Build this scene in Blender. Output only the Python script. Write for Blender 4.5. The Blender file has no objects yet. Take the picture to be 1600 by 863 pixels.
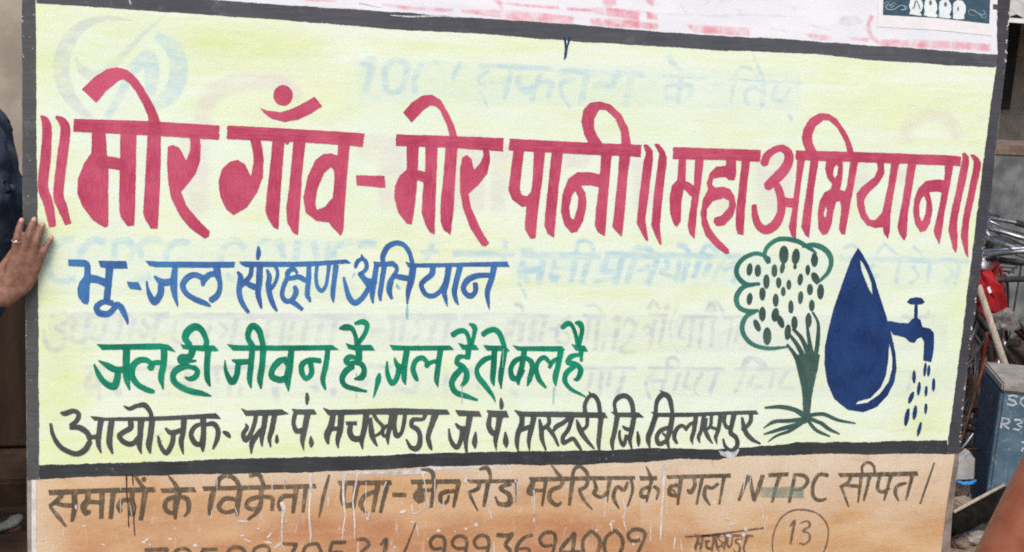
import bpy, bmesh, math, random
import numpy as np
from mathutils import Vector, Matrix, noise as mnoise

random.seed(7)
rng = np.random.default_rng(11)
S = bpy.context.scene
COL = S.collection

# ---------------------------------------------------------------- camera
# wall plane is y = 0, X along the wall, Z up, ground z = 0
CAM = np.array([0.26737, -3.01654, 1.57253])
RM = np.array([[0.96380724, -0.25884558, 0.0638324],
               [0.01119547, -0.19992366, -0.97974751],
               [0.26636492, 0.94500238, -0.18978997]])   # rows: right, down, forward
FPX = 1988.7
cd = bpy.data.cameras.new('camera')
cam = bpy.data.objects.new('camera', cd)
COL.objects.link(cam)
r, d, f = RM
m = Matrix(((r[0], -d[0], -f[0], CAM[0]), (r[1], -d[1], -f[1], CAM[1]), (r[2], -d[2], -f[2], CAM[2]), (0, 0, 0, 1)))
cam.matrix_world = m
cd.sensor_width = 36
cd.lens = 44.746
cd.clip_start = 0.02
cd.clip_end = 3000
S.camera = cam

# ---------------------------------------------------------------- light
SUN_EL, SUN_AZ = 52, 200      # azimuth clockwise from +Y: the sun stands behind the camera
w = bpy.data.worlds.new('World')
S.world = w
w.use_nodes = True
nt = w.node_tree
bg = nt.nodes['Background']
sky = nt.nodes.new('ShaderNodeTexSky')
sky.sky_type = 'NISHITA'
sky.sun_disc = False
sky.sun_elevation = math.radians(SUN_EL)
sky.sun_rotation = math.radians(SUN_AZ)
sky.dust_density = 5.0
sky.air_density = 1.0
nt.links.new(sky.outputs[0], bg.inputs[0])
bg.inputs[1].default_value = 0.12
ld = bpy.data.lights.new('sun', 'SUN')
ld.energy = 1.3
ld.angle = math.radians(30)
ld.color = (1.0, 0.985, 0.955)
sun = bpy.data.objects.new('sun', ld)
COL.objects.link(sun)
el, az = math.radians(SUN_EL), math.radians(SUN_AZ)
sd = Vector((math.sin(az) * math.cos(el), math.cos(az) * math.cos(el), math.sin(el)))
sun.rotation_euler = sd.to_track_quat('Z', 'Y').to_euler()
S.view_settings.view_transform = 'Standard'
S.view_settings.look = 'None'
S.view_settings.exposure = 0.33
S.view_settings.gamma = 1.0
S.cycles.use_denoising = False
S.cycles.filter_width = 1.9

# ---------------------------------------------------------------- mapping
def at(px, py, Y):
    """world point seen at a photo pixel (1600 x 863) on the vertical plane y = Y"""
    v = RM.T @ np.array([(px - 800) / FPX, (py - 431.5) / FPX, 1.0])
    return CAM + v * (Y - CAM[1]) / v[1]

def wallmap(P, y=0.0):
    """photo pixels (n,2) -> points on the wall plane"""
    P = np.asarray(P, float)
    v = np.stack([(P[:, 0] - 800) / FPX, (P[:, 1] - 431.5) / FPX, np.ones(len(P))], 1) @ RM
    t = (0 - CAM[1]) / v[:, 1]
    Q = CAM + v * t[:, None]
    Q[:, 1] = y
    return Q

# ---------------------------------------------------------------- objects
def tag(o, label=None, cat=None, group=None, kind=None):
    if label: o['label'] = label
    if cat: o['category'] = cat
    if group: o['group'] = group
    if kind: o['kind'] = kind
    return o

def link(name, me, mat=None, parent=None):
    o = bpy.data.objects.new(name, me)
    COL.objects.link(o)
    if mat is not None and me is not None:
        me.materials.clear(); me.materials.append(mat)
    if parent: o.parent = parent
    return o

def empty(name, loc=(0, 0, 0), rz=0):
    o = bpy.data.objects.new(name, None)
    o.empty_display_size = .1
    COL.objects.link(o)
    o.location = loc; o.rotation_euler = (0, 0, rz)
    return o

def fill(name, V, F, mat, parent=None, smooth=False):
    me = bpy.data.meshes.new(name)
    me.from_pydata([tuple(v) for v in V], [], F)
    me.update()
    if smooth: me.shade_smooth()
    return link(name, me, mat, parent)

class MB:
    def __init__(s): s.b = bmesh.new()
    def box(s, c, size, rot=(0, 0, 0), bev=0.0, rand=0):
        M = Matrix.Translation(c) @ (Matrix.Rotation(rot[2], 4, 'Z') @ Matrix.Rotation(rot[1], 4, 'Y') @ Matrix.Rotation(rot[0], 4, 'X')) @ Matrix.Diagonal((*size, 1))
        g = bmesh.ops.create_cube(s.b, size=1.0, matrix=M)
        if rand:
            for v in g['verts']: v.co += Vector([random.uniform(-rand, rand) for _ in range(3)])
        if bev:
            es = list({e for v in g['verts'] for e in v.link_edges})
            bmesh.ops.bevel(s.b, geom=es, offset=bev, segments=2, affect='EDGES')
        return s
    def tube(s, pts, rad, n=8, cap=True):
        pts = [Vector(p) for p in pts]
        if not hasattr(rad, '__len__'): rad = [rad] * len(pts)
        rings = []
        up = Vector((0.13, 0.31, 0.94))
        for i, p in enumerate(pts):
            t = (pts[min(i + 1, len(pts) - 1)] - pts[max(i - 1, 0)]).normalized()
            u = t.cross(up)
            if u.length < .05: u = t.cross(Vector((1, 0, 0)))
            u.normalize(); v = t.cross(u)
            rings.append([s.b.verts.new(p + (u * math.cos(a) + v * math.sin(a)) * rad[i]) for a in [2 * math.pi * k / n for k in range(n)]])
        for a, b in zip(rings, rings[1:]):
            for k in range(n):
                s.b.faces.new((a[k], a[(k + 1) % n], b[(k + 1) % n], b[k]))
        if cap:
            s.b.faces.new(rings[0][::-1]); s.b.faces.new(rings[-1])
        return s
    def ring(s, c, R, rad, axis=(0, 1, 0), n=32, m=6, a0=0, a1=2 * math.pi):
        c = Vector(c); ax = Vector(axis).normalized()
        u = ax.cross(Vector((0, 0, 1)))
        if u.length < .1: u = Vector((1, 0, 0))
        u.normalize(); v = ax.cross(u)
        pts = [c + (u * math.cos(a) + v * math.sin(a)) * R for a in [a0 + (a1 - a0) * k / n for k in range(n + 1)]]
        return s.tube(pts, rad, m, cap=abs(a1 - a0) < 6.28)
    def ball(s, c, rr, sub=2):
        g = bmesh.ops.create_icosphere(s.b, subdivisions=sub, radius=1.0, matrix=Matrix.Translation(c) @ Matrix.Diagonal((*rr, 1)))
        return s
    def build(s, name, mat, parent=None, smooth=False):
        bmesh.ops.recalc_face_normals(s.b, faces=s.b.faces)
        me = bpy.data.meshes.new(name)
        s.b.to_mesh(me); s.b.free()
        if smooth: me.shade_smooth()
        return link(name, me, mat, parent)

# ---------------------------------------------------------------- materials
def lin(c):
    return tuple((x / 12.92 if x <= .04045 else ((x + .055) / 1.055) ** 2.4) for x in c)

class NT:
    def __init__(s, name):
        s.m = bpy.data.materials.new(name); s.m.use_nodes = True
        s.t = s.m.node_tree; s.p = s.t.nodes['Principled BSDF']; s.out = s.t.nodes['Material Output']
    def n(s, t, **kw):
        nd = s.t.nodes.new(t)
        for k, v in kw.items(): setattr(nd, k, v)
        return nd
    def l(s, a, b): s.t.links.new(a, b)
    def put(s, sock, v):
        if hasattr(v, 'is_linked') or isinstance(v, bpy.types.NodeSocket): s.l(v, sock)
        elif isinstance(v, tuple) and len(v) == 3 and sock.type == 'RGBA': sock.default_value = (*v, 1)
        else: sock.default_value = v
    def pos(s): return s.n('ShaderNodeNewGeometry').outputs['Position']
    def attr(s, name, o='Fac'): return s.n('ShaderNodeAttribute', attribute_name=name).outputs[o]
    def scale(s, v, sc):
        nd = s.n('ShaderNodeMapping'); s.put(nd.inputs['Vector'], v); nd.inputs['Scale'].default_value = sc
        return nd.outputs[0]
    def noise(s, vec, scale=5, detail=4, rough=.55, dist=0):
        nd = s.n('ShaderNodeTexNoise'); s.put(nd.inputs['Vector'], vec)
        nd.inputs['Scale'].default_value = scale; nd.inputs['Detail'].default_value = detail
        nd.inputs['Roughness'].default_value = rough; nd.inputs['Distortion'].default_value = dist
        return nd.outputs[0]
    def ramp(s, v, a, b, lo=0., hi=1.):
        nd = s.n('ShaderNodeMapRange', interpolation_type='SMOOTHSTEP'); s.put(nd.inputs[0], v)
        nd.inputs[1].default_value = a; nd.inputs[2].default_value = b; nd.inputs[3].default_value = lo; nd.inputs[4].default_value = hi
        return nd.outputs[0]
    def mix(s, fac, a, b, mode='MIX'):
        nd = s.n('ShaderNodeMix', data_type='RGBA', blend_type=mode); s.put(nd.inputs[0], fac); s.put(nd.inputs[6], a); s.put(nd.inputs[7], b)
        return nd.outputs[2]
    def math(s, op, a, b=0.0, clamp=False):
        nd = s.n('ShaderNodeMath', operation=op); nd.use_clamp = clamp; s.put(nd.inputs[0], a); s.put(nd.inputs[1], b)
        return nd.outputs[0]
    def bump(s, h, strength=.3, dist=.002):
        nd = s.n('ShaderNodeBump'); s.put(nd.inputs['Height'], h); nd.inputs['Strength'].default_value = strength; nd.inputs['Distance'].default_value = dist
        s.l(nd.outputs[0], s.p.inputs['Normal'])
    def base(s, c): s.put(s.p.inputs['Base Color'], c)
    def fin(s, rough=.7, metal=0., spec=.3):
        s.put(s.p.inputs['Roughness'], rough); s.p.inputs['Metallic'].default_value = metal
        s.p.inputs['Specular IOR Level'].default_value = spec
        return s.m
    def alpha(s, a):
        tr = s.n('ShaderNodeBsdfTransparent'); mx = s.n('ShaderNodeMixShader')
        s.put(mx.inputs[0], a); s.l(tr.outputs[0], mx.inputs[1]); s.l(s.p.outputs[0], mx.inputs[2]); s.l(mx.outputs[0], s.out.inputs[0])

def plain(name, c1, c2, scale=20, rough=.7, metal=0., bump=.2, bd=.003, sc=(1, 1, 1), spec=.3, detail=5, chip=None, amt=.5):
    t = NT(name); v = t.scale(t.pos(), sc)
    n1 = t.noise(v, scale, detail, .6)
    c = t.mix(t.ramp(n1, .3, .7), c1, c2)
    if chip:
        c = t.mix(t.math('MULTIPLY', t.ramp(t.noise(v, scale * 2.2, 6, .72), .56, .63), amt), c, chip)
        c = t.mix(t.math('MULTIPLY', t.ramp(t.noise(t.scale(v, (1, 1, .12)), scale * 5, 4, .6), .6, .7), amt * .6), c, chip)
    t.base(c)
    if bump: t.bump(n1, bump, bd)
    return t.fin(rough, metal, spec)

def paint(name, c, c2, over=.75, alpha=None, gap=(.0, .0)):
    """brush paint: streaks along the stroke, darker where strokes overlap"""
    t = NT(name)
    br = t.attr('brush', 'Vector')
    st = t.noise(t.scale(br, (.75, .028, 1)), 1.0, 6, .75)
    bl = t.noise(t.pos(), 9, 3, .5)
    fine = t.noise(t.scale(t.pos(), (900, 900, 500)), 1.0, 2, .5)
    f = t.math('ADD', t.math('MULTIPLY', st, .65), t.math('MULTIPLY', bl, .35))
    f = t.ramp(f, .38, .60)
    col = t.mix(f, tuple(x * .82 for x in c), c2)
    dry = t.noise(t.scale(br, (1.6, .05, 1)), 1.0, 3, .6)
    col = t.mix(t.math('MULTIPLY', t.math('MULTIPLY', t.ramp(dry, .60, .74), t.ramp(t.noise(t.pos(), 4, 2, .5), .48, .66)), .55), col, tuple(min(.8, x * .55 + .36) for x in c2) if max(c2) > .3 and alpha is None else c2)
    dk = tuple(x * over for x in c)
    col = t.mix(t.math('MULTIPLY', t.ramp(t.attr('dens'), 1.3, 2.6), .5), col, dk)
    col = t.mix(t.math('MULTIPLY', t.ramp(fine, .55, .8), .15), col, c2)
    t.base(col)
    t.bump(t.noise(t.scale(br, (.9, .05, 1)), 1.0, 3, .6), .45, .0010)
    if alpha is not None:
        a = t.math('ADD', t.math('MULTIPLY', t.ramp(st, .28, .55), .35), t.math('MULTIPLY', t.ramp(t.noise(t.scale(t.pos(), (60, 60, 35)), 1.0, 5, .65), .3, .62), .65))
        t.alpha(t.ramp(a, 0., 1., alpha[0], alpha[1]))
    return t.fin(.55, 0, .25)
# ---------------------------------------------------------------- brush strokes -> clean outlines on the wall
def vnoise(X, Y, seed=0):
    xi = np.floor(X).astype(int); yi = np.floor(Y).astype(int); fx = X - xi; fy = Y - yi
    fx = fx * fx * (3 - 2 * fx); fy = fy * fy * (3 - 2 * fy)
    def h(a, b):
        n = (a * 374761393 + b * 668265263 + seed * 974634777) & 0x7fffffff
        n = ((n ^ (n >> 13)) * 1274126177) & 0x7fffffff
        return ((n ^ (n >> 16)) & 0xffff) / 65535.0
    return (h(xi, yi) * (1 - fx) * (1 - fy) + h(xi + 1, yi) * fx * (1 - fy) + h(xi, yi + 1) * (1 - fx) * fy + h(xi + 1, yi + 1) * fx * fy) * 2 - 1

def catmull(P, n=5):
    P = np.asarray(P, float)
    if len(P) < 3: return P
    E = np.vstack([2 * P[0] - P[1], P, 2 * P[-1] - P[-2]]); out = []
    for i in range(1, len(E) - 2):
        p0, p1, p2, p3 = E[i - 1:i + 3]
        for k in range(n):
            t = k / n
            out.append(.5 * ((2 * p1) + (-p0 + p2) * t + (2 * p0 - 5 * p1 + 4 * p2 - p3) * t * t + (-p0 + 3 * p1 - 3 * p2 + p3) * t ** 3))
    out.append(P[-1])
    return np.array(out)

def parse(txt, ox, oy, sc):
    res = []
    for line in txt.replace(';', '\n').split('\n'):
        tk = line.split()
        if not tk: continue
        k = tk[0]; P = [tuple(float(a) for a in q.split(',')) for q in tk[1:]]
        if k in 'SLR':
            Q = np.array([(ox + p[0] / sc, oy + p[1] / sc, p[2] / sc / 2) for p in P])
            res.append((k, Q))
        elif k == 'E':
            for p in P: res.append(('E', (ox + p[0] / sc, oy + p[1] / sc, p[2] / sc, p[3] / sc, math.radians(p[4] if len(p) > 4 else 0))))
        else:
            res.append((k, np.array([(ox + p[0] / sc, oy + p[1] / sc) for p in P])))
    return res

def bbox(st):
    lo = np.array([1e9, 1e9]); hi = -lo
    for k, Q in st:
        if k == 'H': continue
        if k == 'E': a = np.array([[Q[0] - max(Q[2], Q[3]), Q[1] - max(Q[2], Q[3])], [Q[0] + max(Q[2], Q[3]), Q[1] + max(Q[2], Q[3])]])
        elif k == 'P': a = Q
        else: a = np.vstack([Q[:, :2] - Q[:, 2:], Q[:, :2] + Q[:, 2:]])
        lo = np.minimum(lo, a.min(0)); hi = np.maximum(hi, a.max(0))
    return lo, hi

def raster(st, cell, rag=1.0, wob=.35, seed=1):
    lo, hi = bbox(st); lo = np.floor(lo) - 3; hi = np.ceil(hi) + 3
    nx = int((hi[0] - lo[0]) / cell) + 2; ny = int((hi[1] - lo[1]) / cell) + 2
    gx = lo[0] + np.arange(nx) * cell; gy = lo[1] + np.arange(ny) * cell
    X, Y = np.meshgrid(gx, gy)
    D = np.full(X.shape, 9.0); A = X.copy(); L = Y.copy(); N = np.zeros(X.shape)
    for si, (k, Q) in enumerate(st):
        l2, h2 = bbox([(k, Q)]) if k != 'H' else (Q.min(0), Q.max(0))
        i0 = max(int((l2[0] - 3 - lo[0]) / cell), 0); i1 = min(int((h2[0] + 3 - lo[0]) / cell) + 2, nx)
        j0 = max(int((l2[1] - 3 - lo[1]) / cell), 0); j1 = min(int((h2[1] + 3 - lo[1]) / cell) + 2, ny)
        sl = (slice(j0, j1), slice(i0, i1)); x = X[sl]; y = Y[sl]
        if x.size == 0: continue
        if k == 'E':
            cx, cy, a, b, th = Q; c, s = math.cos(th), math.sin(th)
            u = (x - cx) * c + (y - cy) * s; v = -(x - cx) * s + (y - cy) * c
            dd = (np.sqrt((u / a) ** 2 + (v / b) ** 2) - 1) * min(a, b); aa = u; ll = v
        elif k in 'PH':
            P2 = np.roll(Q, -1, 0); dd = np.full(x.shape, 1e9); ins = np.zeros(x.shape, bool)
            for (ax, ay), (bx, by) in zip(Q, P2):
                ex, ey = bx - ax, by - ay; q = ex * ex + ey * ey
                if q < 1e-9: continue
                t = np.clip(((x - ax) * ex + (y - ay) * ey) / q, 0, 1)
                dd = np.minimum(dd, np.hypot(x - ax - t * ex, y - ay - t * ey))
                if ay != by: ins ^= ((ay > y) != (by > y)) & (x < (bx - ax) * (y - ay) / (by - ay) + ax)
            dd = np.where(ins, -dd, dd); aa = x; ll = y
        else:
            C = Q if k == 'L' else catmull(Q)
            C[:, 2] = np.maximum(C[:, 2], .12)
            dd = np.full(x.shape, 1e9); aa = np.zeros(x.shape); ll = np.zeros(x.shape); cum = si * 37.0
            ns = len(C) - 1
            for i in range(ns):
                ax, ay, ar = C[i]; bx, by, br = C[i + 1]; ex, ey = bx - ax, by - ay; q = math.hypot(ex, ey)
                if q < 1e-6: continue
                ux, uy = ex / q, ey / q
                s_ = (x - ax) * ux + (y - ay) * uy; t = np.clip(s_ / q, 0, 1)
                e = np.hypot(x - ax - t * ex, y - ay - t * ey) - (ar + (br - ar) * t)
                ac = (x - ax) * -uy + (y - ay) * ux
                if k != 'R':
                    # bristle-ragged, slightly rounded brush end
                    if i == 0 and ar > 1.0: e = np.maximum(e, -s_ - ar * .12 + (vnoise(ac * 1.1, ac * 0 + si, seed) * .5 + .1) * rag * min(ar * .3, 1.6))
                    if i == ns - 1 and br > .8: e = np.maximum(e, s_ - q - br * .12 + (vnoise(ac * 1.1, ac * 0 + si + 9, seed) * .5 + .1) * rag * min(br * .4, 2.0))
                mk = e < dd
                dd = np.where(mk, e, dd); aa = np.where(mk, ac, aa); ll = np.where(mk, s_ + cum, ll)
                cum += q
        if k == 'H':
            D[sl] = np.maximum(D[sl], -dd); continue
        mk = dd < D[sl]
        A[sl] = np.where(mk, aa + si * 11.3, A[sl]); L[sl] = np.where(mk, ll, L[sl])
        D[sl] = np.minimum(D[sl], dd); N[sl] += np.clip(.5 - dd, 0, 1)
    D = D + wob * (vnoise(X / 3.3, Y / 3.3, seed + 5) * .6 + vnoise(X / 9, Y / 9, seed + 6) * .6)
    return gx, gy, D, A, L, N

def contour(name, st, y, mat, parent=None, cell=1.0, rag=1.0, wob=.35, label=None, seed=1, thick=True):
    gx, gy, D, A, L, N = raster(st, cell, rag, wob, seed)
    D = np.where(np.abs(D) < 1e-4, 1e-4, D)
    D[0, :] = D[-1, :] = 9; D[:, 0] = D[:, -1] = 9
    ny, nx = D.shape; ins = D < 0
    V = []; AT = []; idx = {}
    def gp(j, i):
        key = (j, i)
        if key not in idx:
            idx[key] = len(V); V.append((gx[i], gy[j])); AT.append((A[j, i], L[j, i], -D[j, i], N[j, i]))
        return idx[key]
    def ep(j, i, j2, i2):
        key = (j, i, j2, i2) if (j, i) < (j2, i2) else (j2, i2, j, i)
        if key not in idx:
            t = D[j, i] / (D[j, i] - D[j2, i2])
            idx[key] = len(V); V.append((gx[i] + (gx[i2] - gx[i]) * t, gy[j] + (gy[j2] - gy[j]) * t))
            q = (j, i) if ins[j, i] else (j2, i2)
            AT.append((A[q], L[q], 0, N[q]))
        return idx[key]
    F = []
    cnt = ins[:-1, :-1].astype(int) + ins[1:, :-1] + ins[:-1, 1:] + ins[1:, 1:]
    for j, i in zip(*np.nonzero(cnt)):
        cs = [(j, i), (j, i + 1), (j + 1, i + 1), (j + 1, i)]
        if cnt[j, i] == 4:
            F.append([gp(*c) for c in cs][::-1]); continue
        fl = [ins[c] for c in cs]
        if cnt[j, i] == 2 and fl[0] == fl[2]:
            for q in range(4):
                if fl[q]: F.append([gp(*cs[q]), ep(*cs[q], *cs[(q + 1) % 4]), ep(*cs[q], *cs[(q - 1) % 4])][::-1])
            continue
        poly = []
        for q in range(4):
            a, b = cs[q], cs[(q + 1) % 4]
            if fl[q]: poly.append(gp(*a))
            if fl[q] != fl[(q + 1) % 4]: poly.append(ep(*a, *b))
        if len(poly) >= 3: F.append(poly[::-1])
    if not F: return None
    W = wallmap(np.array(V), y)
    me = bpy.data.meshes.new(name)
    me.from_pydata(W.tolist(), [], F); me.update()
    AT = np.array(AT)
    a = me.attributes.new('brush', 'FLOAT_VECTOR', 'POINT'); a.data.foreach_set('vector', AT[:, :3].astype(np.float32).ravel())
    a = me.attributes.new('dens', 'FLOAT', 'POINT'); a.data.foreach_set('value', AT[:, 3].astype(np.float32))
    o = link(name, me, mat, parent)
    if label: o['label'] = label
    return o

def blur(a, r):
    for _ in range(2):
        for ax in (0, 1):
            p = np.concatenate([np.repeat(a.take([0], ax), r, ax), a, np.repeat(a.take([-1], ax), r, ax)], ax)
            c = np.cumsum(p, ax); z = np.zeros_like(c.take([0], ax)); c = np.concatenate([z, c], ax)
            n = a.shape[ax]
            a = (c.take(range(2 * r + 1, 2 * r + 1 + n), ax) - c.take(range(0, n), ax)) / (2 * r + 1)
    return a

class Layer:
    """faded paint density on a coarse grid over the whole face, photo pixels"""
    def __init__(s, cell=1.5, x0=0, y0=-10, x1=1610, y1=900):
        s.cell, s.x0, s.y0 = cell, x0, y0
        s.a = np.zeros((int((y1 - y0) / cell) + 1, int((x1 - x0) / cell) + 1))
    def add(s, txt, ox, oy, sc, v=1.0):
        for q in parse(txt, ox, oy, sc):
            gx, gy, D, *_ = raster([q], s.cell, wob=.8, rag=2.0, seed=int(abs(gy0(q))) % 97)
            M = np.clip(.5 - D / 2.2, 0, 1) * v * np.clip(.78 + .35 * vnoise(np.add.outer(gy * 0, gx) / 14, np.add.outer(gy, gx * 0) / 5, 12), 0, 1)
            i0 = int(round((gx[0] - s.x0) / s.cell)); j0 = int(round((gy[0] - s.y0) / s.cell))
            a0, b0 = max(j0, 0), max(i0, 0); a1, b1 = min(j0 + M.shape[0], s.a.shape[0]), min(i0 + M.shape[1], s.a.shape[1])
            if a1 <= a0 or b1 <= b0: continue
            sub = s.a[a0:a1, b0:b1]
            s.a[a0:a1, b0:b1] = np.maximum(sub, M[a0 - j0:a1 - j0, b0 - i0:b1 - i0])
        return s
    def at(s, P):
        u = (P[:, 0] - s.x0) / s.cell; v = (P[:, 1] - s.y0) / s.cell
        u = np.clip(u, 0, s.a.shape[1] - 1.001); v = np.clip(v, 0, s.a.shape[0] - 1.001)
        i = u.astype(int); j = v.astype(int); fx = u - i; fy = v - j; a = s.a
        return a[j, i] * (1 - fx) * (1 - fy) + a[j, i + 1] * fx * (1 - fy) + a[j + 1, i] * (1 - fx) * fy + a[j + 1, i + 1] * fx * fy

def gy0(q):
    return q[1][1] if q[0] == 'E' else q[1][0][1] * 7 + q[1][0][0]

def interp(poly, x):
    p = np.array(poly, float); return np.interp(x, p[:, 0], p[:, 1])

def sheet(name, top, bot, left, right, y, nx, ny, mat, parent, layers=None, label=None, rough=0):
    """sheet bounded by four wobbly photo-pixel polylines: top/bot give y(x), left/right give x(y)"""
    v, u = np.meshgrid(np.linspace(0, 1, ny + 1), np.linspace(0, 1, nx + 1), indexing='ij')
    xx = np.full(u.shape, 800.0)
    for _ in range(4):
        yy = interp(top, xx) * (1 - v) + interp(bot, xx) * v
        xx = interp([(b, a) for a, b in left], yy) * (1 - u) + interp([(b, a) for a, b in right], yy) * u
    if rough:
        ed = (v == 0) | (v == 1); es = (u == 0) | (u == 1)
        yy = yy + np.where(ed, rough * (.6 * vnoise(xx / 9, v * 7, 3) + .5 * vnoise(xx / 2.7, v * 7, 4) + .8 * vnoise(xx / 40, v * 7, 5)), 0)
        xx = xx + np.where(es, rough * (.6 * vnoise(yy / 9, u * 7, 6) + .5 * vnoise(yy / 2.7, u * 7, 7) + .6 * vnoise(yy / 40, u * 7, 8)), 0)
    P = np.stack([xx.ravel(), yy.ravel()], 1); W = wallmap(P, y)
    F = [(j * (nx + 1) + i, (j + 1) * (nx + 1) + i, (j + 1) * (nx + 1) + i + 1, j * (nx + 1) + i + 1) for j in range(ny) for i in range(nx)]
    me = bpy.data.meshes.new(name); me.from_pydata(W.tolist(), [], F); me.update()
    for k, lay in (layers or {}).items():
        a = me.attributes.new(k, 'FLOAT', 'POINT'); a.data.foreach_set('value', (lay.at(P) if hasattr(lay, 'at') else lay(P)).astype(np.float32))
    a = me.attributes.new('brush', 'FLOAT_VECTOR', 'POINT')
    a.data.foreach_set('vector', np.stack([P[:, 1], P[:, 0], P[:, 0] * 0], 1).astype(np.float32).ravel())
    o = link(name, me, mat, parent)
    if label: o['label'] = label
    return o

# ---------------------------------------------------------------- the writing: (word, colour, [(block, strokes)])
# block = (origin x, origin y, pixels per photo pixel); S smooth stroke x,y,width  L straight  R round ends  P outline  H hole  E ellipse
BA = (0, 80, 2.697); BB = (330, 100, 2.8778); BC = (600, 130, 2.975); BD = (980, 160, 3.597); BE = (1230, 160, 3.4515)
BF = (90, 360, 4.3243); BG = (430, 360, 4.2105); BH = (130, 490, 3.9024); BI = (520, 490, 3.9024)
BJ = (70, 610, 4); BK = (440, 610, 4); BL = (800, 600, 4); BM = (1120, 350, 2.3972)
BN = (40, 700, 3.8095); BO = (430, 700, 3.8095); BQ = (800, 690, 3.8095); BR = (1120, 690, 3.3333)

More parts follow.
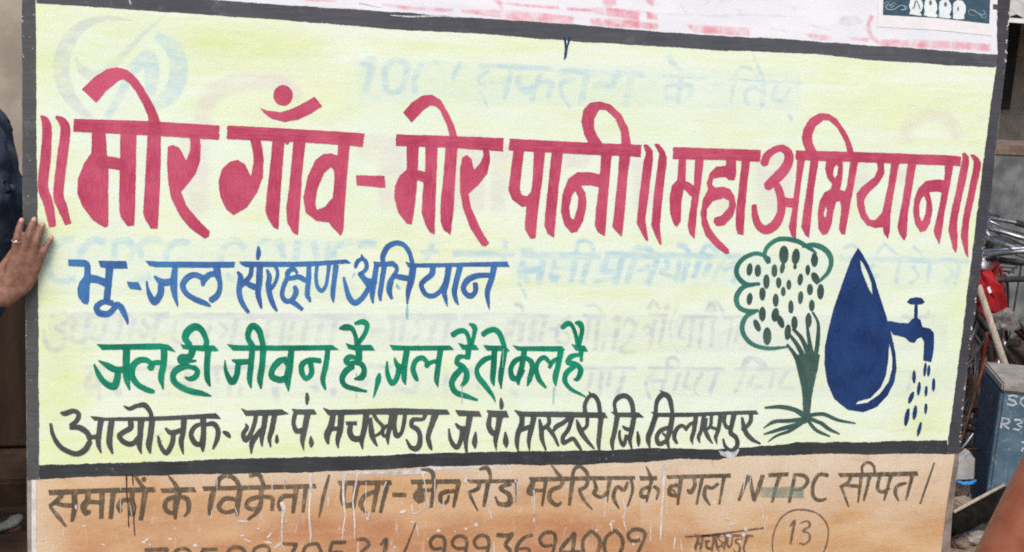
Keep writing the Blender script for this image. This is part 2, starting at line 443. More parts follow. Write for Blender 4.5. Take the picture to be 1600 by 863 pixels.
KWORD = '''
P 255,106 300,120 480,118 700,110 780,112 1035,119 1054,152 900,152 700,152 500,150 290,155
S 322,145,38 308,220,40 284,280,42 290,335,14
S 300,240,26 370,238,32
S 372,145,40 366,240,40 350,310,30 353,362,8
S 402,205,22 470,205,26
S 432,205,34 426,262,36 450,300,38 505,302,40
S 530,145,40 516,240,36 500,310,32 506,368,8
S 556,170,16 558,230,34 568,290,34 597,350,10
S 576,152,24 600,190,22 634,228,24 620,262,22 586,284,18
S 660,215,20 632,250,24 638,284,22 670,280,20
S 690,145,34 675,230,32 662,290,28 666,340,8
S 712,145,28 704,220,28 716,282,32 746,268,26 764,205,26 770,145,26
S 898,152,26 880,180,24 822,182,28 812,220,30 850,246,32 866,300,32 850,358,38 808,356,28 778,304,12
S 962,145,44 936,220,36 915,290,32 928,346,28 940,376,8'''
WORDS = [
 ('red double bar at the left end of the top line', 'red', BA, '''
S 172,272,8 194,300,36 198,350,40 192,450,44 181,570,44 203,640,42 222,738,30
S 236,276,12 262,296,34 276,335,42 262,450,44 246,600,44 262,655,42 287,728,28'''),
 ('red word मोर', 'red', BA, '''
L 313,312,54 620,324,60 921,343,60
P 345,160 400,108 450,76 490,67 535,78 565,102 600,146 640,215 665,265 684,325 632,325 622,270 600,220 572,170 545,135 520,118 500,124 450,165 405,218
P 388,300 385,430 355,470 328,540 326,600 348,655 392,713 440,742 456,738 456,600 457,505 450,430 443,300
S 420,468,54 470,470,50 520,480,48
P 508,300 506,450 502,600 503,670 510,700 537,737 566,735 570,640 573,480 575,300
P 625,300 616,450 608,600 603,685 615,715 635,748 665,748 672,620 677,480 678,300
P 790,340 838,350 846,400 843,460 825,515 795,555 763,592 785,650 830,705 884,760 880,782 862,790 800,745 755,690 720,615 708,550 704,470 707,402 730,396 752,404 770,430 784,462 800,420 803,385'''),
 ('red word गाँव', 'red', BB, '''
E 323,141,44,46
P 220,198 250,210 310,217 370,199 430,168 465,147 499,190 450,222 390,250 330,260 275,248 240,224
L 74,307,62 400,323,58 640,338,60 682,343,62
P 172,330 220,330 230,380 236,430 232,510 205,580 160,645 100,680 68,655 40,595 32,530 48,472 84,440 120,431 152,452 178,503 190,450 188,395
P 278,320 270,400 260,500 248,600 243,660 255,695 280,735 302,745 308,640 318,500 332,320
P 372,320 362,430 350,550 336,650 342,715 368,758 390,772 398,660 408,500 428,320
P 572,320 567,412 540,402 505,405 468,432 434,505 414,600 424,668 470,704 528,712 548,738 582,772 594,748 600,640 612,480 628,320
H 538,463 552,478 553,540 545,600 512,642 475,657 467,630 478,560 508,490
S 340,348,22 343,362,10'''),
 ('red dash after गाँव', 'red', BB, 'P 651,500 778,503 784,557 720,552 653,545'),
 ('second red word मोर', 'red', BC, '''
P 88,135 130,88 180,57 222,53 262,77 298,138 325,195 344,262 308,262 290,190 262,130 240,108 215,103 180,127 128,184
L 58,265,54 300,272,54 551,286,62
P 105,270 105,400 72,430 50,478 47,530 65,600 105,652 129,658 142,580 150,500 157,400 162,270
S 130,428,48 170,430,46 210,448,46
P 193,270 190,400 178,520 174,600 190,655 212,694 236,702 236,640 243,450 250,270
P 288,270 276,420 262,560 262,640 275,682 309,705 322,600 332,430 343,270
P 456,290 488,300 493,360 480,420 440,470 392,515 405,580 450,680 489,745 472,760 454,756 400,672 366,580 352,500 352,400 362,345 386,333 406,352 418,402 448,368 462,335'''),
 ('red word पानी', 'red', BC, '''
L 584,285,54 900,302,56 1191,315,56
P 602,300 590,400 577,495 595,540 640,575 661,572 655,640 655,680 680,722 704,722 715,600 735,450 751,300 697,300 690,450 683,505 665,525 640,521 631,490 640,400 652,300
P 780,300 765,450 750,590 745,660 760,700 790,718 800,600 815,450 835,300
P 1010,310 1003,425 960,414 900,414 855,445 828,520 822,600 838,658 870,697 897,690 925,640 941,570 936,510 915,476 960,474 998,484 985,580 978,660 992,690 1027,713 1035,600 1047,450 1061,310
H 888,500 902,530 898,582 880,636 865,622 861,575 872,525
P 1094,310 1085,450 1070,590 1060,668 1105,717 1118,600 1130,450 1148,310
P 962,300 930,240 916,180 925,125 955,92 1000,85 1050,98 1100,143 1135,210 1150,300 1103,300 1100,225 1075,165 1030,123 1000,124 976,165 976,210 995,252 1030,300'''),
 ('red double bar after पानी', 'red', BD, '''
P 90,240 102,234 120,242 143,272 144,320 122,500 100,665 110,720 118,778 106,780 80,735 52,676 70,500 92,330 104,284
P 152,236 165,232 182,238 208,272 222,306 220,345 202,500 182,690 193,800 181,799 158,750 134,690 150,500 173,330 180,290'''),
 ('red word महा', 'red', BD, '''
L 260,285,68 500,291,64 744,300,66
P 290,300 280,435 250,470 236,540 240,620 258,680 278,702 300,670 304,560 312,515 326,450 332,300
S 300,462,50 340,474,50 375,510,52
P 382,300 372,470 352,600 338,690 350,740 378,768 392,600 415,450 432,300
P 555,300 553,356 500,360 463,395 446,450 452,492 425,540 412,620 418,690 440,750 500,815 553,853 573,848 570,825 510,768 468,710 445,650 447,600 480,556 540,536 571,552 570,588 530,635 487,648 482,672 502,696 545,690 592,640 611,580 602,530 578,488 540,474 492,479 476,463 482,430 512,422 552,420 572,438 602,438 612,400 610,300
P 645,300 630,450 612,600 608,690 620,740 652,746 660,620 675,450 694,300'''),
 ('red word अभियान', 'red', BD, '''
S 768,346,46 785,300,44 825,268,38 870,258,40 904,286,48 906,330,54 880,380,58 832,430,60 785,474,52
S 826,448,34 850,490,44 864,550,44 862,620,48 832,684,54 782,716,52 742,696,44 718,640,38 712,575,26
S 868,545,34 900,562,50 945,566,50
P 955,300 945,450 925,600 907,700 922,750 946,770 956,620 977,450 1001,300
P 1032,300 1010,470 990,600 977,700 998,745 1021,762 1033,650 1050,480 1080,300'''),
 ('red word अभियान', 'red', BE, '''
L 48,284,52 500,299,54 900,314,54 932,319,52
P 112,285 84,225 78,185 86,145 118,88 170,58 220,61 265,88 310,150 345,220 362,290 330,290 308,208 270,140 225,97 195,96 152,130 133,175 136,220 170,285
P 212,300 204,355 215,405 240,440 233,468 200,485 174,530 163,600 167,680 190,714 216,710 238,660 250,580 264,536 285,530 290,575 282,640 277,680 290,710 311,713 322,650 345,520 368,400 385,300 342,300 322,440 310,480 284,470 295,420 300,360 296,300
H 265,335 275,347 268,390 255,410 246,387 251,352
H 206,560 214,578 208,615 199,625 195,600
P 478,300 487,360 470,400 400,455 373,490 376,560 395,620 430,662 475,678 515,672 520,705 542,734 552,695 556,600 580,450 608,300 564,300 545,430 525,530 510,592 475,635 445,632 420,585 412,528 430,495 490,440 524,385 518,300
P 652,300 635,430 615,560 593,670 605,710 630,748 643,720 650,600 675,450 700,300
P 852,310 845,418 800,416 745,424 705,462 685,520 677,590 690,655 716,700 746,692 770,650 782,580 776,525 764,484 800,480 832,486 815,580 789,690 796,722 820,770 833,700 850,580 880,430 900,310
H 738,503 750,540 745,600 725,643 712,612 712,552 725,515'''),
 ('red double bar at the right end of the top line', 'red', BE, '''
P 942,275 958,270 978,292 980,325 962,420 935,540 914,650 918,720 915,790 908,812 893,790 868,690 880,600 910,470 935,340 944,305
P 985,283 1002,279 1030,298 1044,325 1042,360 1010,500 978,650 975,720 975,838 958,815 934,720 945,630 975,480 1004,345 1003,312'''),
 # ---- blue line
 ('blue word भू', 'blue', BF, '''
P 71,195 185,198 212,212 222,240 224,298 265,304 322,326 322,382 270,358 220,352 216,400 212,480 203,502 172,494 140,452 133,400 145,350 178,310 182,245 74,240
P 274,204 465,207 474,258 380,258 290,250
P 324,240 377,240 372,300 362,400 355,475 308,475 318,380 322,330
S 372,492,40 312,482,38 264,516,42 282,556,46 340,564,44 380,528,38 400,500,36 430,522,44 455,572,36 470,612,22 474,640,5'''),
 ('blue dash after भू', 'blue', BF, 'P 469,345 545,349 571,400 560,404 490,394 474,370'),
 ('blue word जल', 'blue', BF, '''
P 590,203 680,210 1000,212 1200,212 1194,252 900,252 660,248 618,238
S 795,235,40 788,300,44 784,370,50 790,430,38 803,480,24 812,516,8
S 652,306,14 690,342,40 730,352,46 780,342,50
S 700,360,44 694,430,46 655,482,48 624,440,36 608,390,22 602,342,12
S 1074,235,46 1082,300,46 1096,350,34 1094,400,36 1076,440,42 1034,474,44
S 1062,292,40 1025,300,40 990,332,44 980,372,24
S 985,325,42 940,302,38 890,310,42 852,350,40 848,390,38 880,435,36 940,470,38 1000,494,34 1032,512,14'''),
 ('blue word संरक्षण', 'blue', BF, '''
P 1226,210 1600,212 1760,207 1950,195 1985,222 1880,228 1750,240 1600,246 1270,247 1240,232
R 1356,115,18 1358,150,34 1352,188,24
S 1312,235,32 1303,300,32 1270,345,38 1240,372,34
S 1216,278,14 1236,320,40 1226,400,38 1234,460,36 1258,510,34 1291,556,22
S 1262,345,30 1305,372,40 1352,390,40
S 1366,235,44 1362,340,44 1354,420,40 1365,480,32 1377,528,14
S 1470,235,26 1486,285,24 1476,340,24 1448,385,26 1424,410,24
S 1412,262,16 1430,310,34 1424,370,38 1432,430,38 1452,492,34 1482,545,18'''),
 ('blue word संरक्षण', 'blue', BG, '''
S 146,282,20 120,254,28 84,275,34 84,312,32 118,312,32 156,306,36 200,332,32
S 78,315,32 52,376,30 46,430,30 74,466,34 114,452,34 137,405,36 128,368,26
S 110,470,34 140,488,34 180,522,24
S 222,225,32 218,330,36 210,420,34 222,448,26 230,468,16
S 275,230,26 268,300,24 276,365,26 305,398,28 334,360,24 346,290,24 354,225,28
S 400,225,38 386,340,34 378,420,32 383,474,12'''),
 ('blue word अभियान', 'blue', BG, '''
S 568,160,8 574,182,24 598,210,28 600,246,28 580,272,26 552,290,30
S 568,184,22 540,206,30 526,246,20
S 556,284,34 584,318,38 612,352,42 625,380,36
S 450,305,14 460,352,26 482,430,36 520,476,38 566,450,36 600,402,34 618,366,34
S 594,318,20 625,335,38 660,342,36
S 668,220,34 652,320,38 638,420,34 643,480,12
P 642,204 700,208 775,200 800,222 806,250 792,252 770,236 690,240 662,240
S 718,225,34 702,330,34 690,410,34 692,464,14
S 790,225,28 800,258,26 780,296,30 758,340,40 750,400,38 768,452,18
S 776,298,30 828,308,38 880,318,36
S 908,225,44 896,320,44 875,400,34 868,487,10
S 708,214,30 710,160,36 745,104,38 800,82,34 850,100,32 884,150,30 902,215,30
P 853,204 900,216 1050,216 1300,210 1525,204 1542,240 1300,238 1000,244 875,244
S 1036,235,38 1030,286,38 984,326,36 960,358,32 985,416,32 1035,432,32 1085,398,32 1118,340,30 1140,240,34
S 1142,235,44 1126,340,38 1110,400,36 1120,450,26 1132,500,8
S 1216,235,40 1192,330,38 1178,400,36 1188,455,28 1206,492,8
S 1410,294,32 1330,298,36 1270,322,42 1238,370,36 1250,412,34 1284,432,38 1316,402,34 1316,345,34
S 1440,230,42 1422,320,38 1396,400,36 1400,470,24 1408,520,6'''),
 # ---- green line
 ('green word जल', 'green', BH, '''
P 78,184 150,188 300,184 470,181 518,188 546,212 568,236 530,228 500,216 430,219 200,220 116,222
S 264,205,46 262,320,44 266,400,38 284,466,10
S 93,286,8 145,314,34 200,342,42 262,338,36
S 66,308,10 86,355,28 125,415,36 182,444,46 205,410,44 212,345,36
S 492,205,42 492,300,40 475,385,40 488,462,10
S 480,298,30 430,302,34 408,335,44
S 430,316,30 385,284,34 335,288,40 302,324,42 298,378,40 330,430,34 390,464,34 432,476,24'''),
 ('green word ही', 'green', BH, '''
P 592,186 660,192 800,194 830,230 740,230 660,222 608,216
S 668,215,44 650,262,40 600,266,40 592,292,30 640,290,26 690,288,14
S 694,340,24 640,322,32 582,334,42 548,372,38 562,424,38 640,468,38 720,486,34 782,502,8
S 672,322,30 696,352,34 682,386,36 650,398,30 618,386,8
S 764,205,40 754,320,38 758,400,34 774,444,12
S 748,200,36 750,160,34 722,100,38 680,80,46 636,110,48 622,150,42 652,192,34'''),
 ('green word जीवन', 'green', BH, '''
P 876,186 950,192 1200,194 1520,191 1562,222 1300,226 1100,226 912,226
S 1030,215,38 1022,320,36 1014,400,34 1024,454,10
S 905,284,10 950,294,34 1006,292,34
S 864,284,8 870,350,24 906,416,42 936,372,36 946,300,34
S 1098,215,40 1090,320,38 1078,400,38 1084,458,12
S 1034,200,36 1006,150,34 1010,102,38 1036,76,42 1070,100,40 1086,150,36 1098,205,36
S 1240,274,26 1192,292,42 1154,340,36 1152,384,38 1200,404,40 1245,388,40
S 1270,215,36 1258,320,44 1246,400,44 1252,474,8
S 1216,270,26 1244,310,30
S 1450,288,32 1380,283,32 1334,312,36 1334,362,34 1360,396,30 1392,362,34 1386,300,34
S 1492,215,32 1478,320,34 1460,400,32 1478,466,14'''),
 ('first green word है', 'green', BI, '''
P 76,178 120,192 235,189 258,226 140,226 94,214
S 38,92,12 75,84,40 115,90,32 136,130,26 148,190,34
S 132,62,18 180,50,34 208,68,32 196,120,30 156,180,28
S 158,215,44 160,285,38
S 140,268,26 104,264,34 80,284,34 94,304,30 140,298,30 178,312,34 192,350,34 174,388,40 130,398,10
S 128,320,30 82,348,40 56,396,34 76,440,32 140,460,28 208,474,14'''),
 ('green comma', 'green', BI, 'S 285,362,10 278,396,34 268,440,26 254,490,14 246,512,4'),
 ('second green word जल', 'green', BI, '''
P 342,188 420,196 715,194 742,222 600,226 364,224
S 452,215,38 436,320,38 434,390,34 442,434,8
S 374,266,8 395,316,34 440,332,32
S 330,290,10 332,360,28 358,424,32 390,390,34 402,330,32
S 656,215,36 642,320,34 632,400,32 641,447,8
S 640,290,26 600,296,26 566,320,34
S 584,308,26 546,270,32 505,288,32 488,336,32 500,378,32 514,408,20'''),
 ('second green word है', 'green', BI, '''
P 762,176 800,188 870,189 892,222 790,220
S 726,132,36 770,106,34 808,110,30 828,150,26 834,195,30
S 832,62,14 862,82,34 862,122,26 846,195,24
S 828,210,38 820,280,32
S 806,262,22 768,266,34 756,300,32 790,322,36 814,356,34 812,402,38 784,442,20
S 790,330,34 745,378,40 724,430,36 750,480,36 810,502,32 884,528,14'''),
 ('green word तो', 'green', BI, '''
P 912,188 960,195 1050,195 1080,230 940,226
S 912,128,34 950,104,34 988,98,34 1020,130,34 1046,205,30
S 986,215,36 980,320,36 974,400,32 982,442,8
S 978,264,24 925,280,34 880,330,28 886,382,32 930,440,34 975,502,20 992,544,4
S 1050,210,38 1036,300,34 1022,390,32 1026,458,10'''),
 ('green word कल', 'green', BI, '''
P 1092,190 1140,200 1395,197 1418,220 1380,232 1125,226
S 1160,268,26 1112,288,34 1084,338,30 1096,392,36 1132,388,32 1160,340,28
S 1168,215,36 1152,320,34 1130,400,32 1133,436,8
S 1170,268,28 1206,290,32 1216,332,32 1202,390,34 1185,444,10
S 1392,220,38 1372,320,34 1356,390,36 1359,442,8
S 1378,270,24 1342,290,28 1318,330,24
S 1326,304,24 1290,268,30 1254,290,28 1240,340,28 1256,400,32 1300,452,14'''),
 ('third green word है', 'green', BI, '''
P 1452,183 1490,195 1535,194 1558,234 1480,226
S 1394,88,28 1432,60,34 1460,76,24 1480,130,24 1496,200,30
S 1480,56,18 1506,62,34 1520,96,28 1510,150,28 1498,205,24
S 1512,215,34 1515,292,18
S 1500,250,24 1452,262,34 1434,296,32 1480,308,32 1510,342,34 1494,394,30 1466,402,8
S 1472,322,30 1426,358,34 1414,410,30 1450,460,24 1500,486,18 1542,508,10'''),
 # ---- black line on the panel
 ('black word आयोजक with a dash', 'black', BJ, '''
S 96,140,10 130,144,34 180,128,30 212,150,30 198,190,30 158,222,26
S 155,232,28 214,232,36 262,262,36 284,306,36
S 36,205,16 52,280,26 102,356,32 190,396,34 250,372,38 286,314,34
S 280,292,24 330,290,34
P 278,158 380,169 660,164 860,155 1070,141 1102,178 1000,176 800,186 620,192 400,190 310,190
S 352,175,40 340,260,34 334,330,34 352,392,10
S 420,175,40 408,260,38 404,330,38 424,396,12
S 534,180,36 536,232,36 490,262,34 464,286,30 500,326,34 550,332,34 590,284,26
S 602,175,44 596,280,36 590,340,36 603,396,10
S 672,175,40 660,280,38 650,340,40 660,396,12
S 493,96,8 530,114,26 578,95,28 625,92,34 656,130,30 670,175,28
S 870,170,40 864,260,34 852,320,34 866,400,10
S 752,234,14 790,264,34 855,248,32
S 708,286,16 725,350,26 760,390,32 796,330,34 804,268,32
S 990,160,40 992,260,34 986,330,38 988,384,12
S 985,204,22 934,230,30 914,278,30 940,330,34 990,340,30
S 996,216,22 1050,208,32 1080,240,32 1078,300,32 1050,368,14
S 1114,258,14 1140,272,32 1158,294,16
L 690,285,3 738,268,3
L 700,322,3 735,312,3'''),
 ('black word ग्रा with a full stop', 'black', BJ, '''
P 1224,110 1262,124 1480,118 1528,147 1460,156 1256,160
S 1254,208,12 1264,232,26 1240,272,30 1256,310,32 1288,268,30 1310,205,28 1320,150,28
S 1380,214,22 1332,270,32 1294,330,34 1290,396,8
S 1380,150,36 1366,240,34 1355,300,28 1358,352,10
S 1436,150,36 1420,240,34 1404,300,28 1412,354,10
R 1450,282,14 1450,312,26 1448,326,14'''),
 ('first black word पं with a full stop', 'black', BK, '''
P 58,112 100,118 200,117 224,150 140,152 82,150
R 158,22,16 160,50,28 158,82,16
S 84,145,28 74,205,28 94,254,32 130,246,30
S 162,145,40 146,230,36 130,310,32 138,374,6
R 182,290,14 186,326,32 184,350,16'''),
 ('black word मचखण्डा', 'black', BK, KWORD),
 ('black word ज with a full stop', 'black', BK, '''
P 1082,122 1235,129 1252,166 1105,160
S 1178,150,42 1162,240,36 1150,310,32 1156,390,14
S 1086,206,12 1115,234,30 1160,236,28
S 1044,238,12 1056,310,26 1094,356,30 1120,305,30 1128,240,28
R 1212,262,12 1206,318,36 1208,356,16'''),
 ('second black word पं with a full stop', 'black', BK, '''
P 1278,123 1405,127 1424,170 1360,172 1300,164
R 1370,54,16 1374,90,30 1372,112,20
S 1302,155,26 1294,220,34 1320,268,34 1350,262,28
S 1366,155,40 1350,240,36 1336,310,30 1341,374,6
R 1398,262,12 1400,315,38 1404,352,16'''),
 ('black word मस्तूरी', 'black', BL, '''
P 10,160 60,172 250,172 440,175 580,177 600,214 440,210 200,206 44,204
S 62,195,36 60,250,34 36,310,34 30,370,28 40,428,8
S 56,286,30 112,266,28
S 138,195,36 122,270,34 105,350,28 109,422,6
S 170,218,14 182,280,32 186,340,28 212,415,12
S 225,195,24 230,245,26 188,284,24
S 222,272,26 258,318,26 290,388,14
S 372,195,26 322,240,28 276,266,30 262,290,20
S 376,205,30 352,280,28 318,330,28 322,368,28 358,350,26 384,342,26 410,380,26 436,418,12
S 470,195,26 466,262,24 430,290,24
S 402,220,10 420,274,34 452,332,30 514,408,12
S 557,195,36 546,300,32 540,370,28 546,418,12
S 456,180,28 455,130,26 478,82,26 510,72,30 538,110,28 550,180,28
S 477,46,6 500,72,20'''),
 ('black word जि with a full stop', 'black', BL, '''
P 612,170 660,178 790,177 828,211 650,206
S 658,195,34 640,300,30 625,360,30 631,418,10
S 648,184,26 640,120,24 664,84,34 710,74,32 745,110,32 758,180,30
S 764,195,34 746,290,32 736,350,26 749,412,10
S 690,262,12 712,280,24 745,286,26
S 672,288,16 672,340,20 696,382,26 716,318,24
R 784,300,14 790,350,28 790,384,14'''),
 ('black word बिलासपुर', 'black', BL, '''
P 862,170 900,180 1150,178 1400,168 1525,164 1542,190 1300,193 1100,206 900,206
S 898,195,34 870,280,34 850,340,34 860,398,10
S 896,184,26 904,110,28 930,74,34 956,66,34 986,96,32 1002,184,24
S 926,40,6 950,60,16
S 992,268,24 932,288,30 904,330,28 920,374,30 975,348,24
S 940,304,16 962,330,16
S 1002,195,34 986,290,34 968,350,30 982,404,10
S 1140,236,18 1108,254,22 1082,290,22
S 1092,280,20 1060,260,24 1028,282,26 1012,330,28 1032,374,16
S 1150,195,30 1136,290,28 1122,340,24 1129,380,6
S 1200,195,26 1180,290,24 1165,330,24 1173,368,6
S 1214,214,18 1206,280,26 1226,335,24 1254,372,8
S 1246,195,20 1240,258,22 1214,286,20
S 1240,268,20 1294,290,20
S 1302,190,28 1290,280,26 1272,330,24 1281,376,6
S 1330,190,24 1326,240,24 1346,272,26 1380,258,20
S 1386,190,34 1370,270,28 1366,306,30 1400,336,28 1406,384,30 1372,414,24 1334,392,20 1318,342,12
S 1492,185,26 1490,232,28 1464,266,26 1436,284,22
S 1436,206,16 1446,262,30 1464,308,30 1500,346,28 1552,374,12'''),
 # ---- faded line on the lower band
 ('faded word समानों', 'faded', BN, '''
P 133,248 770,230 774,262 450,268 140,282
S 222,262,28 200,300,30 140,348,22
S 146,350,20 190,402,28 242,468,16
S 176,326,24 230,340,28 290,340,28
S 288,255,36 292,350,34 276,438,22
S 372,255,34 366,315,36 346,345,42 356,388,30 384,376,26
S 360,318,26 450,324,26
S 456,255,36 450,420,28
S 522,255,34 506,422,26
S 572,310,34 554,345,34 566,380,26
S 580,308,26 630,310,26
S 634,250,34 630,405,26
S 714,245,34 686,430,28
S 648,160,22 690,222,24 716,250,26
E 704,186,14,16'''),
 ('faded word के', 'faded', BN, '''
P 798,240 1002,230 1018,262 815,268
S 850,165,10 888,212,26 906,250,26
S 905,288,28 842,308,28 830,358,28 862,386,26 900,376,24
S 916,245,36 896,330,38 890,424,18
S 920,288,24 964,308,32 970,370,26 944,408,14'''),
 ('faded word विक्रेता', 'faded', BN, '''
P 1050,228 1400,220 1726,212 1730,240 1400,248 1060,256
S 1122,240,34 1100,330,34 1094,398,18
S 1142,245,28 1152,186,28 1200,164,28 1250,188,28 1280,245,26
S 1266,308,24 1190,300,28 1150,348,28 1188,382,24 1256,368,24
S 1278,240,34 1262,330,34 1260,404,18
S 1330,166,22 1388,158,28 1412,210,26 1418,245,26
S 1400,288,28 1332,308,28 1318,350,28 1368,362,28 1400,330,24
S 1404,245,30 1392,360,28 1322,428,16
S 1420,290,24 1468,300,26 1466,374,22
S 1606,286,24 1532,288,28 1508,338,28 1516,374,18
S 1612,235,34 1590,386,22
S 1668,235,30 1650,384,20'''),
 ('faded bar', 'faded', BO, 'S 322,158,14 286,290,24 262,412,12'),
 ('faded word पता', 'faded', BO, '''
P 368,194 690,190 694,220 380,222
S 410,215,34 400,300,34 420,342,34 472,330,28
S 484,210,40 464,364,22
S 592,258,24 532,286,30 508,336,28 540,388,18
S 612,210,34 580,382,24
S 668,210,30 626,384,22'''),
 ('faded dash', 'faded', BO, 'L 698,278,28 778,280,28'),
 ('faded word मेन', 'faded', BO, '''
P 804,187 1100,184 1106,212 810,216
S 866,126,14 930,138,28 944,200,24
S 858,205,28 862,245,30
P 820,270 850,235 886,240 892,320 850,332 820,302
S 880,252,24 940,248,24
S 952,200,34 926,354,20
S 1066,254,26 992,268,28 984,312,24 1018,324,20 1034,280,14
S 1092,200,32 1060,354,18'''),
 ('faded word रोड', 'faded', BO, '''
P 1138,187 1440,184 1446,208 1160,210
S 1214,205,24 1206,240,26 1146,266,22
S 1154,272,22 1204,374,10
S 1268,200,30 1240,350,22
S 1214,128,16 1258,118,28 1280,160,20 1276,200,20
S 1404,210,28 1340,238,26 1392,278,28 1392,330,34 1332,332,24 1308,288,12'''),
 ('faded word मटेरियल', 'faded', BQ, '''
P 98,210 400,206 730,203 736,226 400,232 110,240
S 130,225,30 118,260,34 104,296,40 130,312,26
S 128,290,22 200,290,22
S 202,225,26 178,384,14
S 233,138,12 270,188,22 306,226,22
S 302,230,26 288,265,26 232,290,28 224,342,28 264,378,24 294,360,14
S 362,215,32 340,380,20
S 358,215,22 370,165,22 405,148,22 444,182,22 452,220,22
S 450,220,26 440,265,24 396,288,22
S 398,290,18 430,350,22 478,405,8
S 488,230,16 500,280,26 486,308,22 528,330,22 572,296,20
S 582,220,26 562,360,14
S 690,240,20 664,288,22 628,268,22 604,310,24 610,352,22 638,400,10
S 708,220,20 716,290,18 688,384,12'''),
 ('second faded word के', 'faded', BQ, '''
P 754,204 862,204 862,230 765,232
S 798,146,8 815,188,20 832,220,20
S 826,268,24 776,284,22 768,322,24 802,330,22
S 832,220,24 800,360,12
S 842,264,20 870,290,22 858,346,10'''),
 ('faded word बगल', 'faded', BQ, '''
P 918,200 1300,190 1304,214 925,222
S 992,258,22 944,268,24 938,312,24 984,324,22
L 952,282,10 974,306,10
S 1006,215,26 985,375,16
S 1082,210,24 1088,258,24 1062,300,30 1042,286,16
S 1132,210,24 1098,374,14
S 1228,248,20 1190,276,22 1154,268,22 1144,322,24 1178,380,12
S 1262,205,24 1232,374,14'''),
 ('faded letters NTPC', 'faded', BQ, '''
S 1408,200,24 1378,270,24 1348,352,20
S 1412,200,22 1426,280,24 1440,352,24
S 1492,198,26 1466,280,28 1438,356,22'''),
 ('faded letters NTPC', 'faded', BR, '''
L 268,175,22 372,170,22
S 326,180,20 306,240,20 288,318,16
S 408,165,20 392,240,20 376,318,16
S 410,172,18 456,178,20 472,210,20 440,245,18 396,252,12
S 580,176,20 530,172,20 500,226,20 502,284,20 534,306,18 570,296,14'''),
 ('faded word सीपत', 'faded', BR, '''
P 628,164 1045,154 1048,178 640,186
S 700,180,16 680,214,20 640,238,16
S 648,238,16 686,340,8
S 674,226,18 750,234,18
S 752,180,20 734,318,10
S 797,175,22 764,310,12
S 758,170,14 756,130,16 785,108,16 815,126,16 822,170,14
S 848,180,18 836,238,20 860,262,20 900,240,14
S 907,175,20 870,306,12
S 990,214,14 940,230,20 928,266,20 946,310,8
S 1018,175,22 984,306,12'''),
 ('faded bar at the end of the line', 'faded', BR, 'S 1132,110,8 1094,220,12 1058,324,10'),
 ('faint line with a struck out word', 'faint', BQ, '''
S 1030,566,10 1140,560,14 1300,540,12 1496,514,12'''),
 ('faint small word मचखण्डा', 'faint', (1052.6, 821, 8.4), KWORD),
 ('number 13 in a drawn circle', 'faint', BR, '''
S 296,600,8 288,540,8 298,470,8 330,402,9 380,364,9 440,354,10 510,368,10 556,404,9 578,450,8 578,500,8 562,560,8 530,610,8
S 380,442,8 404,412,14 392,480,13 384,536,10
S 432,424,8 472,414,11 482,440,12 446,464,12 478,478,12 482,510,12 456,534,10 428,528,8'''),
 ('faded telephone digits left of the slash', 'faded', (180, 800, 3.478), '''
S 160,206,22 280,202,24
S 284,196,22 250,280,22 240,330,18
S 395,250,18 350,262,18 318,236,18 340,204,20 390,202,20 412,240,20 404,330,18
S 470,204,22 555,202,20
S 480,200,20 462,250,20 520,250,18 545,290,20 500,330,18
S 690,250,18 650,258,18 606,230,18 640,192,22 690,198,22 708,240,20 700,330,18
S 830,250,20 770,248,18 752,208,18 790,184,20 830,192,20 836,240,20 820,330,18
S 910,172,18 990,176,20
S 985,176,20 950,250,20 940,330,18
S 1100,170,20 1040,182,20 1020,240,20 1044,310,20 1100,310,20 1124,240,20 1100,170,20
S 1170,166,20 1255,164,20
S 1178,166,20 1170,220,20 1230,220,20 1250,280,20 1190,316,18
S 1310,150,18 1356,148,20 1378,178,20 1340,220,20 1386,250,20 1376,300,20 1320,308,18
S 1440,180,12 1472,150,22 1462,230,22 1450,310,18'''),
 ('faded slash between the telephone numbers', 'faded', BO, 'S 836,446,8 800,540,12 764,630,14 740,690,14'),
 ('faded telephone digits right of the slash', 'faded', (620, 800, 3.478), '''
S 244,196,18 200,200,18 180,166,18 206,132,20 248,136,20 262,176,20 244,270,18
S 370,196,18 322,196,18 300,166,18 326,132,20 366,136,20 380,176,20 360,270,18
S 488,192,18 440,194,18 420,162,18 446,130,20 488,134,20 500,174,20 480,270,18
S 542,124,24 600,128,24 628,120,20 590,176,22 614,210,22 596,262,20 550,262,18
S 738,124,18 690,140,20 652,190,22 660,250,20 710,250,20 716,200,18 664,200,16
S 845,180,18 800,184,18 776,150,18 800,116,20 846,112,20 862,150,20 840,250,18
S 968,110,22 890,210,22 1000,216,20
S 966,120,22 950,260,20
S 1060,100,20 1018,140,20 1010,200,22 1040,250,20 1090,220,22 1102,150,22 1060,100,20
S 1186,96,20 1136,140,22 1128,200,22 1160,250,20 1212,220,22 1226,150,22 1186,96,20
S 1320,150,20 1276,156,20 1256,124,20 1290,94,22 1338,104,22 1346,140,20 1300,240,18'''),
 # ---- the picture on the right of the panel
 ('dark green cloud shaped outline of the tree crown', 'teal', BM, '''
R 190,146,10 178,116,15 192,82,16 236,56,17 300,64,18 348,92,14 372,108,6
R 322,86,8 350,78,16 385,84,20 415,106,20 428,140,18 415,182,16 374,222,10
R 196,128,10 150,110,15 100,128,17 74,165,18 80,200,18 112,226,18 156,224,12
R 152,224,12 102,234,18 74,270,20 80,308,18 112,326,18 152,324,12
R 148,326,12 108,348,17 94,390,18 110,430,17 146,456,16 200,466,15 264,460,8'''),
